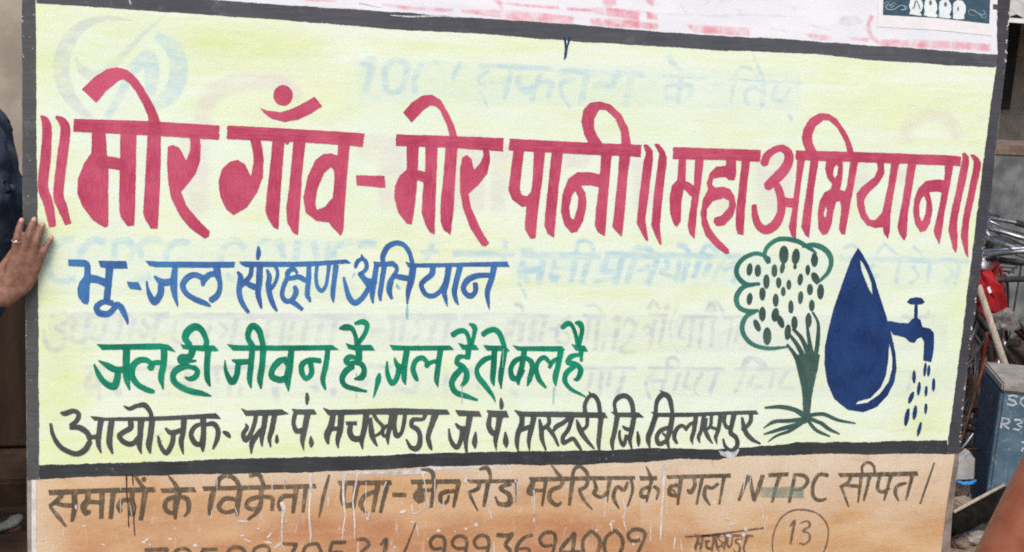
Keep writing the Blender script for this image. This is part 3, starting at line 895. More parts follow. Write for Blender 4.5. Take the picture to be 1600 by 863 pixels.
 ('dark leaves of the painted tree', 'slate', BM, '''
E 122,170,11,23,8 153,175,12,23 185,215,12,27 122,280,11,23,6 170,262,12,25 215,175,11,24 245,165,9,20,10 250,115,18,34 295,122,15,30,6 292,160,7,10 365,135,13,26 340,172,9,20 312,207,10,22,6 368,202,13,23,-25 348,245,11,21 388,253,13,29 231,220,10,20 269,228,9,19 248,252,9,18 313,275,10,24,4 220,285,11,25 277,310,10,25 170,337,13,27 218,340,14,26,8 238,365,12,26,-22 290,370,12,26 343,360,12,28 355,306,11,22 150,380,11,24,-24 188,420,16,33 265,405,12,29,4 192,136,9,12,-30'''),
 ('trunk and branches of the painted tree', 'slate', BM, '''
P 292,488 386,488 378,540 366,590 354,650 348,712 322,712 320,650 312,580
S 262,450,8 290,488,16 322,545,24
S 268,410,10 300,452,16 325,500,20
S 284,392,10 314,424,15 336,470,18 346,510,20
S 336,366,8 344,430,14 352,480,18 352,520,18
S 358,330,8 378,370,10 378,430,16 370,490,18 358,550,24
S 300,500,20 320,570,26 334,640,26'''),
 ('roots of the painted tree', 'slate', BM, '''
S 334,722,22 292,696,18 240,685,16 178,688,8
S 334,730,18 270,737,15 215,740,14 174,764,5
S 334,738,14 280,756,15 225,772,14 174,788,5
S 322,744,10 274,774,12 225,792,10 190,816,4
E 338,724,12,18
S 344,716,14 400,712,14 452,734,12 520,747,5
S 346,728,14 390,746,15 420,768,13 460,787,5
S 342,738,12 372,772,13 424,796,6'''),
 ('navy painted water drop with two pale highlights', 'navy', BM, '''
P 528,90 545,112 568,155 590,205 612,278 636,352 655,420 669,490 673,540 665,590 640,640 600,684 548,705 490,696 440,656 412,592 402,520 404,460 416,400 436,318 470,220 503,130
H 536,133 548,148 566,185 578,222 582,264 570,246 555,210 541,175
H 646,446 657,500 655,545 642,592 610,636 565,668 520,676 528,664 575,652 612,614 632,570 641,510'''),
 ('navy painted tap', 'navy', BM, '''
P 640,362 680,370 716,372 730,356 738,352 740,302 722,300 711,292 722,279 745,274 768,278 778,292 768,300 752,302 751,352 762,358 770,386 798,392 812,408 813,440 812,470 803,518 772,512 775,470 775,438 765,424 750,430 740,446 722,442 705,425 660,415 650,400'''),
 ('small navy drops falling from the painted tap', 'navy', BM, '''
E 738,573,7,24 779,545,6,27,6 793,549,6,22,4 811,602,7,26,2 756,616,7,26,6 783,625,6,21,4 727,650,8,24,22 782,692,6,21,4 741,706,8,27,8 711,724,9,33,10 758,768,7,29,14'''),
]
# ---------------------------------------------------------------- materials of the wall
INK = {
 'red':   paint('red_paint', (.48, .046, .115), (.60, .11, .195)),
 'blue':  paint('blue_paint', (.048, .105, .36), (.060, .22, .50), .8),
 'green': paint('green_paint', (.004, .150, .095), (.008, .31, .18), .6),
 'black': paint('black_paint', (.055, .068, .068), (.095, .11, .108), .7),
 'teal':  paint('dark_green_paint', (.035, .165, .135), (.055, .23, .185), .8),
 'slate': paint('slate_green_paint', (.036, .080, .074), (.070, .140, .125), .8),
 'navy':  paint('navy_paint', (.008, .027, .115), (.018, .062, .21), .8),
 'faded': paint('faded_brown_black_paint', (.085, .072, .052), (.17, .135, .095), .8, alpha=(.22, .88)),
 'faint': paint('faint_brown_marker', (.12, .075, .055), (.22, .14, .10), .8, alpha=(.15, .75)),
}

def mat_panel():
    t = NT('pale_yellow_wall_paint'); p = t.pos()
    br = t.scale(p, (1.0, 1, 9)); wet = t.noise(br, 1.6, 5, .6, .4)          # long sideways roller strokes
    br2 = t.noise(t.scale(p, (5, 1, 60)), 1.0, 4, .6)
    big = t.noise(p, 2.2, 3, .5)
    c = t.mix(t.ramp(wet, .40, .60), (.75, .87, .60), (.79, .895, .765))
    c = t.mix(t.math('MULTIPLY', t.ramp(big, .48, .68), .5), c, (.77, .845, .48))
    c = t.mix(t.math('MULTIPLY', t.ramp(br2, .46, .66), .5), c, (.81, .91, .82))
    c = t.mix(t.math('MULTIPLY', t.ramp(t.noise(t.scale(p, (3.2, 1, 38)), 1.7, 5, .7), .50, .66), .45), c, (.76, .82, .45))
    c = t.mix(t.math('MULTIPLY', t.ramp(t.noise(t.scale(p, (7, 1, 9)), 1.3, 4, .6), .56, .70), .35), c, (.74, .78, .77))
    wb = t.noise(t.scale(p, (14, 1, 40)), 1.0, 4, .65)
    brk = t.ramp(wb, .30, .58, .35, 1.15)
    c = t.mix(t.math('MULTIPLY', t.attr('yellow'), t.ramp(wb, .25, .6, .5, 1.)), c, (.62, .75, .22))  # yellow patches; vignette dimming at lower left also put into this colour
    c = t.mix(t.math('MULTIPLY', t.attr('white'), brk), c, (.765, .895, .81))
    c = t.mix(t.math('MULTIPLY', t.attr('pink'), brk), c, (.66, .56, .62))
    c = t.mix(t.math('MULTIPLY', t.attr('grey'), brk), c, (.47, .53, .62))
    c = t.mix(t.math('MULTIPLY', t.attr('blue'), brk), c, (.36, .61, .76))
    sp = t.noise(p, 70, 3, .7)
    c = t.mix(t.math('MULTIPLY', t.ramp(sp, .72, .78), .25), c, (.35, .36, .25))
    gr = t.noise(t.scale(p, (1, 1, 1.6)), 190, 3, .7)
    c = t.mix(t.math('MULTIPLY', t.ramp(gr, .50, .72), .16), c, (.52, .57, .42))
    c = t.mix(t.math('MULTIPLY', t.ramp(t.noise(t.scale(p, (2.5, 1, 110)), 1.4, 5, .75), .55, .68), .30), c, (.84, .90, .86))
    t.base(c)
    h = t.math('ADD', t.math('MULTIPLY', t.noise(p, 120, 4, .6), .5), t.math('MULTIPLY', t.noise(p, 9, 4, .5), 2.2))
    h = t.math('ADD', h, t.math('MULTIPLY', t.noise(p, 2.6, 3, .5), 5.0))
    t.bump(h, .5, .0022)
    return t.fin(.6, 0, .25)

def mat_border(name, c1, c2):
    t = NT(name); p = t.pos()
    st = t.noise(t.scale(t.attr('brush', 'Vector'), (.5, .012, 1)), 1.0, 4, .65)
    n2 = t.noise(p, 6, 5, .6)
    c = t.mix(t.ramp(t.math('ADD', t.math('MULTIPLY', st, .5), t.math('MULTIPLY', n2, .5)), .38, .62), c1, c2)
    c = t.mix(t.math('MULTIPLY', t.ramp(t.noise(p, 85, 3, .6), .69, .73), .7), c, (.42, .44, .44))
    c = t.mix(t.math('MULTIPLY', t.ramp(t.noise(t.scale(p, (1, 1, 1)), 14, 6, .75), .54, .66), .35), c, tuple(x * 1.9 for x in c2))
    t.base(c); t.bump(t.noise(p, 90, 4, .6), .3, .0012)
    return t.fin(.55, 0, .3)

def mat_lower():
    t = NT('orange_distemper_over_old_lime'); p = t.pos()
    n = t.noise(t.scale(p, (1, 1, 3)), 2.6, 5, .6); n2 = t.noise(t.scale(p, (10, 1, 3)), 1.0, 5, .65)
    c = t.mix(t.ramp(n, .36, .64), (.55, .33, .165), (.66, .475, .285))
    c = t.mix(t.attr('deep'), c, (.45, .20, .10))
    c = t.mix(t.math('MULTIPLY', t.attr('pale'), t.ramp(n2, .25, .6, .65, 1.)), c, (.70, .62, .50))
    chip = t.noise(t.scale(p, (1, 1, .8)), 42, 5, .62); reg = t.noise(p, 4.5, 3, .5)
    c = t.mix(t.math('MULTIPLY', t.ramp(chip, .64, .68), t.ramp(reg, .42, .6)), c, (.76, .66, .55))
    c = t.mix(t.math('MULTIPLY', t.ramp(t.noise(p, 16, 6, .7), .5, .68), .4), c, (.62, .44, .30))
    c = t.mix(t.math('MULTIPLY', t.ramp(t.noise(t.scale(p, (1, 1, 2)), 7, 5, .7), .54, .7), .35), c, (.40, .20, .12))
    run = t.noise(t.scale(p, (60, 1, 3.2)), 1.0, 3, .5)
    c = t.mix(t.math('MULTIPLY', t.ramp(run, .66, .74), .45), c, (.80, .74, .68))
    c = t.mix(t.math('MULTIPLY', t.ramp(t.noise(t.scale(p, (30, 1, 18)), 1.0, 5, .7), .58, .75), .28), c, (.30, .16, .10))
    scr = t.noise(t.scale(p, (46, 1, 9)), 1.0, 5, .75, 1.2)
    c = t.mix(t.math('MULTIPLY', t.ramp(scr, .60, .66), .35), c, (.78, .70, .60))
    c = t.mix(t.math('MULTIPLY', t.ramp(t.noise(t.scale(p, (9, 1, 60)), 1.0, 5, .7), .52, .68), .3), c, (.68, .50, .36))
    t.base(c); t.bump(t.math('ADD', chip, t.noise(p, 120, 3, .6)), .5, .002)
    return t.fin(.75, 0, .2)

def mat_upper():
    t = NT('whitewash_over_old_letters'); p = t.pos()
    n = t.noise(t.scale(p, (1, 1, 3)), 4, 5, .6); n2 = t.noise(t.scale(p, (30, 1, 12)), 1.0, 5, .7)
    c = t.mix(t.ramp(n, .36, .64), (.76, .80, .88), (.84, .87, .93))
    c = t.mix(t.math('MULTIPLY', t.attr('pink'), t.ramp(n2, .3, .6, .25, 1.)), c, (.74, .22, .30))
    c = t.mix(t.math('MULTIPLY', t.attr('grey'), t.ramp(n2, .35, .6, .1, 1.)), c, (.40, .40, .44))
    t.base(c); t.bump(t.math('ADD', n2, t.noise(p, 110, 3, .6)), .35, .0014)
    return t.fin(.7, 0, .2)

M_PLASTER = plain('raw_grey_plaster', (.22, .20, .185), (.38, .35, .32), 14, .85, bump=.5, bd=.004)
M_GREYPOST = plain('scuffed_brown_grey_plaster', (.15, .115, .10), (.30, .24, .21), 22, .85, bump=.5, bd=.003)

# ---------------------------------------------------------------- ghosts of the older lettering under the thin yellow coat
T1 = (540, 60, 4.444); T2 = (880, 60, 3.81); Z1 = (0, 0, 3.81); G1 = (60, 360, 4); G2 = (400, 360, 3.721); G3 = (790, 360, 4)
G4 = (60, 470, 4); G5 = (440, 470, 4); G6 = (790, 460, 3.9024); G7 = (1100, 340, 2.27)
blue = Layer(); grey = Layer(); pink = Layer(); white = Layer(4.0); yellow = Layer(4.0)
blue.add('''S 110,180,40 190,150,60 170,250,55 140,370,45
S 350,150,45 280,200,50 270,300,50 300,380,45 380,360,50 420,260,50 420,180,50 350,150,40
S 530,180,45 480,280,50 480,380,40
S 740,300,25 760,230,40 800,160,30
S 600,150,14 640,175,16
L 920,190,36 1600,218,40
S 1000,220,30 915,285,30 970,340,24
S 935,370,30 960,420,24 990,480,16
L 1000,305,28 1130,312,28
S 1150,230,40 1100,430,40
S 1210,240,40 1200,320,50 1260,370,60 1320,330,50
S 1350,240,40 1290,440,36
S 1340,310,36 1430,310,40 1400,430,30
S 1600,290,36 1510,300,36 1490,380,34 1560,490,20''', *T1, v=.66)
blue.add('''L -10,192,40 480,216,40
S 140,220,44 105,400,40
S 60,250,30 10,260,30
S 320,225,44 290,290,40
L 170,275,40 310,278,36
S 410,225,50 370,410,40
L 590,225,18 860,238,14
P 590,110 640,100 720,200 640,160
S 700,240,34 690,300,34 676,390,26
S 690,280,26 620,290,30 612,350,34 670,360,30
S 700,275,26 760,290,30 748,350,26
L 985,240,16 1420,265,18
S 1030,240,28 1012,300,26 1000,390,24
S 1020,230,22 1050,180,22 1110,180,20 1150,240,20
S 1130,90,10 1165,180,24 1195,250,24
S 1195,250,30 1185,330,30 1180,420,26
S 1180,310,26 1130,290,24 1085,320,26 1090,380,24 1120,400,18
S 1270,280,24 1246,360,24 1310,370,24 1350,290,20
S 1340,450,20 1365,490,24''', *T2, v=.58)
blue.add('''S 930,215,50 1030,290,95 1065,420,110 1020,560,100 890,655,40
S 780,420,70 880,340,90 905,440,90 890,570,60
S 640,700,40 720,560,50 790,420,50''', *Z1, v=.58)
grey.add('''S 790,118,8 640,108,30 500,150,60 400,260,90 365,400,95 400,540,85 470,640,60 560,705,20
S 445,345,10 500,430,60 590,450,60 690,370,50 790,270,34 880,180,20 985,90,6''', *Z1, v=.5)
blue.add('''S 225,60,50 150,62,45 85,130,55 60,210,55 80,285,45 140,320,45 235,300,40
S 420,72,50 330,62,45 265,140,50 262,230,40
L 475,60,40 470,180,40
S 480,68,44 560,66,44 592,120,44 560,185,40
S 765,62,44 680,66,44 625,110,44 650,170,44
S 940,76,44 860,72,44 805,130,44 800,185,40
S 600,320,50 700,280,50
S 1290,110,44 1220,60,44 1150,120,44 1140,200,40
S 1170,280,44 1230,320,40''', *G1, v=.66)
blue.add('''S 120,80,34 60,62,36 10,90,34
S 140,60,44 150,110,44 165,170,30
S 250,60,48 230,170,44
S 330,60,40 360,170,40
S 430,65,40 400,170,40
S 560,65,46 470,90,40 450,160,34
L 590,85,56 700,75,50
S 1030,70,40 980,180,34
L 960,130,26 1060,130,26
L 1140,135,44 1500,135,40
L 1455,60,30 1440,180,34
L 1540,135,60 1610,135,60
S 1560,200,44 1530,240,44 1580,300,40''', *G2, v=.66)
blue.add('''L 90,155,44 590,158,44
L 622,152,44 1480,166,36
S 240,170,44 200,340,40
S 110,190,34 90,260,40 90,300,30
L 100,262,44 230,240,40
S 80,320,18 130,420,16
E 305,290,36,44
S 300,180,34 300,250,44
L 320,245,36 440,240,36
S 440,170,44 410,330,38
S 520,170,44 475,335,38
S 440,140,34 450,80,30 500,62,26 540,100,30 545,140,30
S 640,170,44 608,250,44 680,262,36
S 730,170,46 680,340,38
L 550,322,30 680,300,30
S 810,170,44 752,335,38
S 790,150,40 850,98,50 930,150,34
S 820,250,34 900,222,36
S 950,180,40 885,340,38
S 1000,180,36 1010,230,36 965,262,30 1060,300,34
S 1090,180,36 1060,330,30
S 1140,180,40 1100,330,34
S 1070,90,30 1120,100,34 1150,150,30
S 1215,180,44 1175,300,34
S 1220,150,36 1260,95,36 1330,140,26
S 1290,180,40 1240,290,36
S 1360,180,40 1290,310,30
S 1440,200,40 1350,250,34
S 1450,190,36 1420,330,34''', *G3, v=.8)
blue.add('''L 480,146,20 940,154,20
S 560,160,16 545,230,16
S 600,165,16 590,200,16 620,210,14
S 690,160,16 680,235,16
S 740,170,14 760,210,16 730,232,14
S 800,160,16 790,235,14
S 850,165,14 880,200,16 850,230,14
S 905,165,16 890,240,14
S 490,110,14 530,100,14 560,140,14
S 610,130,12 640,95,14 680,130,12
S 740,100,12 780,140,12''', *G7, v=.66)
grey.add('''L 195,95,40 820,92,40
L 905,95,40 1610,98,44
S 75,95,34 160,72,34 180,125,34 115,172,34 170,205,34 150,290,34 90,310,34 45,250,34 34,180,24
S 225,110,36 205,230,36 240,262,34 290,230,34
S 315,110,40 280,310,36
S 430,110,36 400,230,36
S 360,160,34 330,230,34 390,250,30
S 520,110,36 490,250,36
S 600,110,36 570,240,36
S 560,180,36 640,190,30
S 750,100,40 715,270,34
S 680,70,30 660,130,34 700,190,34 640,220,34
S 860,120,30 850,240,26 900,270,20
S 1085,110,36 1060,220,36
S 1130,130,34 1180,180,34 1140,230,30
S 1240,110,40 1200,270,34
S 1345,110,36 1330,140,30
S 1440,110,40 1415,290,34
S 1540,110,40 1510,290,34
L 290,424,34 1600,418,26
S 330,440,34 300,540,40 380,520,40
S 370,450,36 380,620,26
S 470,480,60 510,600,40
S 940,450,40 900,540,44 960,530,30
S 1110,420,30 1120,520,30
S 1190,440,40 1190,600,30
S 1270,520,34 1260,600,30
S 1480,540,50 1490,640,40''', *G4, v=.56)
grey.add('''L -10,100,44 530,98,44
L 660,100,44 1100,100,44
L 1122,100,40 1600,100,36
L 560,186,40 650,190,40
S 70,120,40 40,270,36
S 160,120,40 130,270,36
S 250,120,40 220,270,36
S 340,120,40 310,270,36
S 700,120,40 690,260,36
S 770,120,36 740,260,36
S 840,120,36 860,200,36 820,260,30
S 960,120,40 930,260,36
S 1040,120,40 1010,260,30
S 1430,120,40 1400,260,36
S 1500,120,40 1480,260,36
S 1590,120,36 1560,270,36
L 540,412,34 700,416,30
S 190,520,50 230,570,44
S 330,540,44 320,600,40
L 480,540,40 560,480,40
S 700,540,44 820,560,44 860,480,40
S 1030,430,36 1020,560,36
S 1180,420,30 1240,560,30
S 1430,560,44 1480,600,40''', *G5, v=.52)
grey.add('''L -10,130,26 270,132,24
L 470,130,26 605,132,26
L 870,130,24 990,132,22
L 1048,136,24 1300,140,22
L 1330,140,22 1500,140,22
S 50,62,24 90,70,24 106,110,16
S 495,70,20 540,66,18 590,100,16
S 870,90,22 900,44,26 945,90,20
E 980,76,20,20
S 1220,110,22 1250,56,34 1280,110,20
S 60,140,30 30,270,28
S 120,140,30 90,290,28
S 175,140,30 150,290,28
S 240,140,30 205,290,28
L 262,212,24 305,212,24
S 395,130,26 325,190,30 310,270,30 355,305,26 390,260,24 360,225,22
S 510,140,30 490,290,26
S 570,140,30 545,340,26
S 600,290,24 590,345,14
S 650,170,20 690,150,34 655,340,30
S 720,200,26 750,150,28 790,190,28 760,270,28 700,345,28 795,348,26
S 840,220,28 870,190,24 890,230,26 850,250,24
S 910,150,30 880,330,28
S 970,150,30 935,330,28
S 1040,90,12 1005,180,12 1005,270,12 1050,360,10
S 1090,150,26 1060,250,26 1100,270,22
S 1140,150,28 1115,330,26
S 1200,150,28 1180,330,26
S 1270,150,28 1250,330,26
S 1380,150,28 1350,320,24
S 1430,170,26 1400,300,24
L 475,450,26 795,452,22
L 868,450,24 1330,456,24
L 1410,456,22 1600,458,22
S 530,470,30 500,590,28
S 590,470,30 570,600,28
S 640,470,28 620,560,28
S 730,470,32 680,610,28
S 910,470,26 855,540,26 880,640,18
L 880,530,24 960,530,24
S 990,470,30 945,610,28
S 1060,470,30 1020,600,26
S 990,440,24 985,400,24 1020,385,24 1050,410,24 1050,450,20
S 1120,470,26 1090,560,26 1130,570,22
S 1200,470,30 1150,560,28
S 1180,500,26 1150,580,20 1180,620,14
S 1290,470,30 1240,620,26
S 1460,470,28 1400,600,26
S 1440,450,20 1460,400,20 1510,385,18 1560,410,18 1590,450,18
S 1500,520,30 1480,560,30 1540,570,26''', *G6, v=.66)
grey.add('''S 20,340,16 40,300,14 70,340,14
L 60,350,12 130,350,12
L 700,352,16 820,354,16
S 730,360,14 720,420,12
S 790,320,14 800,360,12
L 110,536,12 335,538,12
S 150,540,16 120,610,14
S 140,530,12 170,500,10 210,530,10
S 180,560,18 160,590,16 210,600,16
S 250,540,16 230,610,14
S 300,540,16 270,600,18 320,610,16
L 680,546,12 750,548,12
S 735,550,14 720,620,12
L 580,750,4 640,745,4
S 660,760,4 820,745,4''', *G7, v=.52)
grey.add('P 75,490 1480,494 1480,552 75,548', 0, 0, 1, v=.20)
grey.add('P 130,574 1500,574 1500,622 130,622', 0, 0, 1, v=.14)
blue.add('P 800,392 1510,396 1500,452 800,448; P 60,372 560,372 560,470 60,460; P 560,92 1250,110 1250,172 560,160', 0, 0, 1, v=.15)
pink.add('''S 318,196,26 322,160,30 345,138,30 385,128,28 430,128,28 470,150,20
S 300,210,40 306,270,40 312,330,30
S 1415,225,18 1420,196,18 1446,180,20 1480,186,20 1498,215,18
P 592,226 632,226 632,330 592,330
P 698,214 756,214 758,330 700,334
P 770,226 800,226 790,330 765,330
S 1000,250,30 1004,330,26
P 1120,300 1142,300 1142,330 1118,330
P 1180,240 1240,236 1236,330 1180,330
P 1338,250 1360,250 1356,320 1330,300
P 880,240 924,240 920,260 880,262
P 1400,262 1430,262 1424,290 1402,290
L 560,232,40 620,232,40''', 0, 0, 1, v=.5)
white.add('''P 120,480 330,476 330,560 150,560
P 330,480 1500,470 1500,640 300,640
P 100,370 500,370 500,470 100,470
P 560,100 1260,120 1260,200 560,190
P 800,365 1530,380 1500,450 800,440
P 1140,375 1290,380 1280,560 1160,520
P 90,30 290,30 290,190 90,190
P 120,190 1500,230 1500,360 120,350
P 800,620 1400,640 1400,680 800,660''', 0, 0, 1, v=.75)
yellow.add('''P 60,80 180,40 420,40 420,90 250,110 60,130
E 100,350,60,14 430,80,90,22 640,140,120,20 900,150,160,16 1330,75,60,10 620,350,50,22 400,340,40,16 700,600,60,30 590,640,80,16
P 64,330 90,330 90,480 64,720
P 64,560 130,540 150,620 64,700
P 62,700 480,690 480,720 62,728
E 450,700,60,16 1180,350,50,14 1350,330,60,20 1440,620,40,60 1300,560,30,40 970,180,30,30 300,700,100,12
P 1500,360 1520,360 1490,600 1470,690 1380,690 1440,640
P 1530,200 1548,200 1520,400 1500,400
E 560,300,40,30 1160,260,40,30''', 0, 0, 1, v=.6)
blue.a *= .86; pink.a *= .8; grey.a *= .92
for L_, r_ in ((pink, 2), (white, 5), (yellow, 5)):
    L_.a = blur(L_.a, r_)

# ---------------------------------------------------------------- the wall
wall = empty('painted_wall', (1.2, .06, 0))
tag(wall, 'long painted advertising wall with red, blue, green and black lettering on pale yellow', 'wall')
def keep(o):
    """parent to the wall without moving"""
    o.parent = wall; o.matrix_parent_inverse = Matrix.Translation(wall.location).inverted(); return o

# masonry body: outline of the front, extruded
EL = [(32, -330), (34, 0), (35, 300), (40, 500), (42, 745), (43, 863)]
ER = [(1624, -330), (1579, 0), (1573, 88), (1544, 340), (1512, 570), (1500, 700), (1488, 800), (1484, 863)]
le = wallmap(EL); ri = wallmap(ER)
out = [(le[-1][0], 0)] + [(p[0], p[2]) for p in le[::-1]] + [(p[0], p[2]) for p in ri] + [(ri[-1][0], 0)]
V = [(x, 0, z) for x, z in out] + [(x, .14, z) for x, z in out]; n = len(out)
F = [tuple(range(n))[::-1], tuple(range(n, 2 * n))] + [(i, (i + 1) % n, (i + 1) % n + n, i + n) for i in range(n)]
keep(fill('masonry', V, F, M_PLASTER))
bpy.context.view_layer.update()

TOP_I = [(30, 2), (57, 5.5), (236, 17), (417, 30), (512, 37.5), (640, 48), (737, 52), (900, 65), (1000, 71), (1130, 79), (1275, 85), (1397, 97), (1559, 106), (1600, 108)]
TOP_O = [(30, -26), (281, -3), (400, 5), (501, 11), (560, 15), (647, 21), (794, 32), (902, 39), (1000, 48), (1173, 59), (1234, 61), (1303, 67), (1372, 72), (1429, 76), (1559, 86), (1600, 90)]
BOT_I = [(30, 729), (61, 727), (200, 723), (350, 718), (430, 715), (600, 711), (700, 707), (800, 706), (870, 705), (950, 704), (1025, 700), (1120, 702), (1155, 700), (1220, 695), (1245, 690), (1330, 691), (1480, 688), (1540, 687)]
BOT_O = [(30, 751), (52, 750), (145, 745), (302, 741), (460, 739), (587, 734), (666, 730), (800, 726), (880, 727), (957, 724), (1010, 722), (1062, 717), (1123, 718), (1136, 714), (1231, 712), (1300, 709), (1438, 710), (1495, 708.6), (1540, 708)]
LF_I = [(56, -40), (56, 5), (57, 180), (58.5, 340), (60, 500), (61.5, 735), (62, 900)]
LF_O = [(32, -330), (34.3, 0), (35.3, 300), (40.3, 500), (42.3, 745), (43.3, 900)]
RT_I = [(1558, 86), (1556, 103), (1536, 255), (1516, 420), (1498, 560), (1481, 688), (1479, 720)]
RT_O = [(1623.5, -330), (1578.6, 0), (1572.6, 88), (1543.6, 340), (1511.6, 570), (1499.6, 700), (1487.6, 800), (1483.6, 863), (1478, 900)]
mid = lambda a, k: [(x, y + k) for x, y in a]

MP = mat_panel()
keep(sheet('yellow_panel', mid(TOP_I, -8), mid(BOT_I, 7), [(x - 6, y) for x, y in LF_I], [(x + 6, y) for x, y in RT_I], -.0006, 1000, 400, MP, None,
     {'blue': blue, 'grey': grey, 'pink': pink, 'white': white, 'yellow': yellow}))
MB_D = mat_border('dark_grey_border_paint', (.026, .032, .038), (.050, .057, .064))
MB_T = mat_border('upper_border_paint_with_flare', (.062, .070, .086), (.094, .103, .122))  # same border paint, lens flare at the top put into the colour
MB_R = mat_border('right_grey_border_paint', (.042, .044, .056), (.070, .072, .088))
MB_L = mat_border('border_paint_with_glare', (.062, .068, .074), (.096, .102, .108))  # same border paint, made lighter by veiling glare put into the colour
keep(sheet('border_band', TOP_O, TOP_I, [(57, -99), (57, 900)], RT_I, -.0010, 700, 3, MB_T, None, rough=.7))
keep(sheet('border_band', BOT_I, BOT_O, [(61.4, -99), (61.4, 900)], [(1480, 0), (1480, 900)], -.0010, 700, 3, MB_D, None, rough=.9))
vb = sheet('border_band', [(0, -300), (1700, -300)], mid(BOT_O, 0), LF_O, LF_I, -.0012, 4, 500, MB_L, None, rough=.7)
keep(vb)
keep(sheet('border_band', [(0, -300), (1700, -300)], mid(BOT_O, 0), RT_I, RT_O, -.0012, 4, 500, MB_R, None, rough=.8))

# lower band, old orange distemper
pale = lambda P: np.clip((1 - (P[:, 1] - 715) / (60 + 40 * vnoise(P[:, 0] / 70, P[:, 0] * 0, 3) + 40 * (P[:, 0] > 1000))) * .95, 0, 1) ** .7 * .95
def deep(P):
    x, y = P[:, 0], P[:, 1]
    a = np.clip((y - 768) / 60, 0, 1) * (np.clip((x - 60) / 100, 0, 1) * np.clip((1200 - x) / 320, 0, 1))
    return np.clip(a * (.62 + .5 * vnoise(x / 60, y / 22, 4)), 0, 1)
def edge_pale(P): return np.clip(np.maximum(pale(P), .6 * np.clip((1 - (P[:, 0] - 57) / 60), 0, 1)), 0, 1)
LOWB = [(0, 1010), (1700, 965)]
keep(sheet('orange_band', mid(BOT_O, -6), LOWB, [(57, 600), (58, 1100)], [(1493, 600), (1492, 708), (1477, 800), (1470, 863), (1455, 1010)], -.0006, 560, 110, mat_lower(), None,
     {'pale': edge_pale, 'deep': deep}))
keep(sheet('whitewashed_edge_strip', [(0, 742), (200, 742)], LOWB, [(49, 600), (50, 1100)], [(56.6, 600), (57.6, 1100)], -.0008, 3, 60,
     plain('white_lime', (.55, .53, .50), (.78, .77, .74), 30, .8, bump=.4), None))
keep(sheet('scuffed_edge_strip', mid(BOT_O, -4), LOWB, [(1494, 600), (1493, 708), (1478, 800), (1471, 863), (1456, 1010)], [(1500, 600), (1499, 708), (1487, 800), (1483, 863), (1470, 1010)], -.0008, 3, 60, M_GREYPOST, None))

# upper band, whitewash with pink remains
pk = Layer(1.5, 0, -340, 1640, 120); gk = Layer(1.5, 0, -340, 1640, 120)
U = (950, 0, 2.4615)
pk.add('''S -410,12,6 -300,22,9 -185,30,9
S -160,34,10 -60,42,14 -20,44,30 120,62,34
S 150,62,26 190,66,24
L -30,88,24 60,96,24
L 90,96,20 190,106,20''', 950, 0, 2.4615)
pk.add('''S 530,20,10 640,34,16 820,44,12
S 855,46,14 1000,58,30 1160,76,50 1320,90,36
S 990,-10,16 1020,20,20 1030,60,16
P 1440,0 1500,-4 1500,20 1470,40 1450,26
L 1395,92,30 1600,104,34
L 200,0,10 330,6,12''', 400, 0, 2.667, v=.75)
pk.add('''P 300,95 540,106 550,140 330,126
P 755,132 855,136 858,158 790,152
S 1015,60,14 1000,100,16 1015,140,16 1050,168,18
S 1050,165,26 1180,172,30 1340,176,30 1470,186,26
P 1170,150 1300,158 1310,186 1200,184
P 130,-10 190,-10 170,30
L 0,92,24 190,100,22
L 930,150,14 1000,156,14''', *U, v=.8)
pk.add('''L 300,-60,20 760,-40,20 1200,-10,20
S 360,-60,26 340,-160,30
S 520,-50,26 500,-200,30
S 700,-40,30 760,-120,30 660,-200,30
S 980,-30,26 960,-150,30
S 1180,-20,26 1160,-160,30''', 0, 0, 1, v=.5)
gk.add('''S 110,40,6 190,52,5 460,62,4
S 280,20,5 300,50,5
S 440,60,4 560,56,4 760,66,4
L 630,112,3 850,140,3
S 700,70,4 860,120,4
S 490,30,6 520,60,5
L 160,-5,6 175,20,6
L 380,-5,5 385,16,5
L 430,5,5 470,2,5
L 700,4,8 720,40,8
E 930,80,45,20''', *U, v=.5)
UPT = [(0, -230), (1700, -190)]
keep(sheet('whitewashed_band', UPT, mid(TOP_O, 6), [(50, -400), (50, 100)], [(1600, -330), (1567, 0), (1561, 100)], -.0006, 900, 150, mat_upper(), None, {'pink': pk, 'grey': gk}))
keep(sheet('border_band', [(1548, 6), (1575, 10)], [(1548, 14), (1575, 18)], [(1548.5, -40), (1547, 60)], [(1572.5, -40), (1571.5, 60)], -.0011, 10, 2, MB_L, None))

# lettering: every word its own piece of paint, a hair proud of the panel
done = {}
for k, (lab, ink, blk, txt) in enumerate(WORDS):
    st = parse(txt, *blk)
    nm = 'lettering' if blk is not BM else {'dark g': 'painted_tree_crown', 'dark l': 'painted_leaves', 'trunk ': 'painted_trunk', 'roots ': 'painted_roots'}.get(lab[:6], 'painted_drop' if 'water' in lab else 'painted_tap' if lab == 'navy painted tap' else 'painted_droplets')
    done.setdefault((lab, ink, nm, k if lab not in [q[0] for q in WORDS[:k]] else [q[0] for q in WORDS].index(lab)), []).extend(st)
for k, ((lab, ink, nm, _), st) in enumerate(done.items()):
    thin = ink in ('faded', 'faint')
    lay = -.0015 - (.0003 if 'trunk' in lab else 0) - (.00015 if 'roots' in lab or 'leaves' in lab else 0)
    keep(contour(nm, st, lay, INK[ink], None, 1.1 if ink == 'red' else .8, 1.0, .45 if ink == 'red' else .3, lab, k + 1))

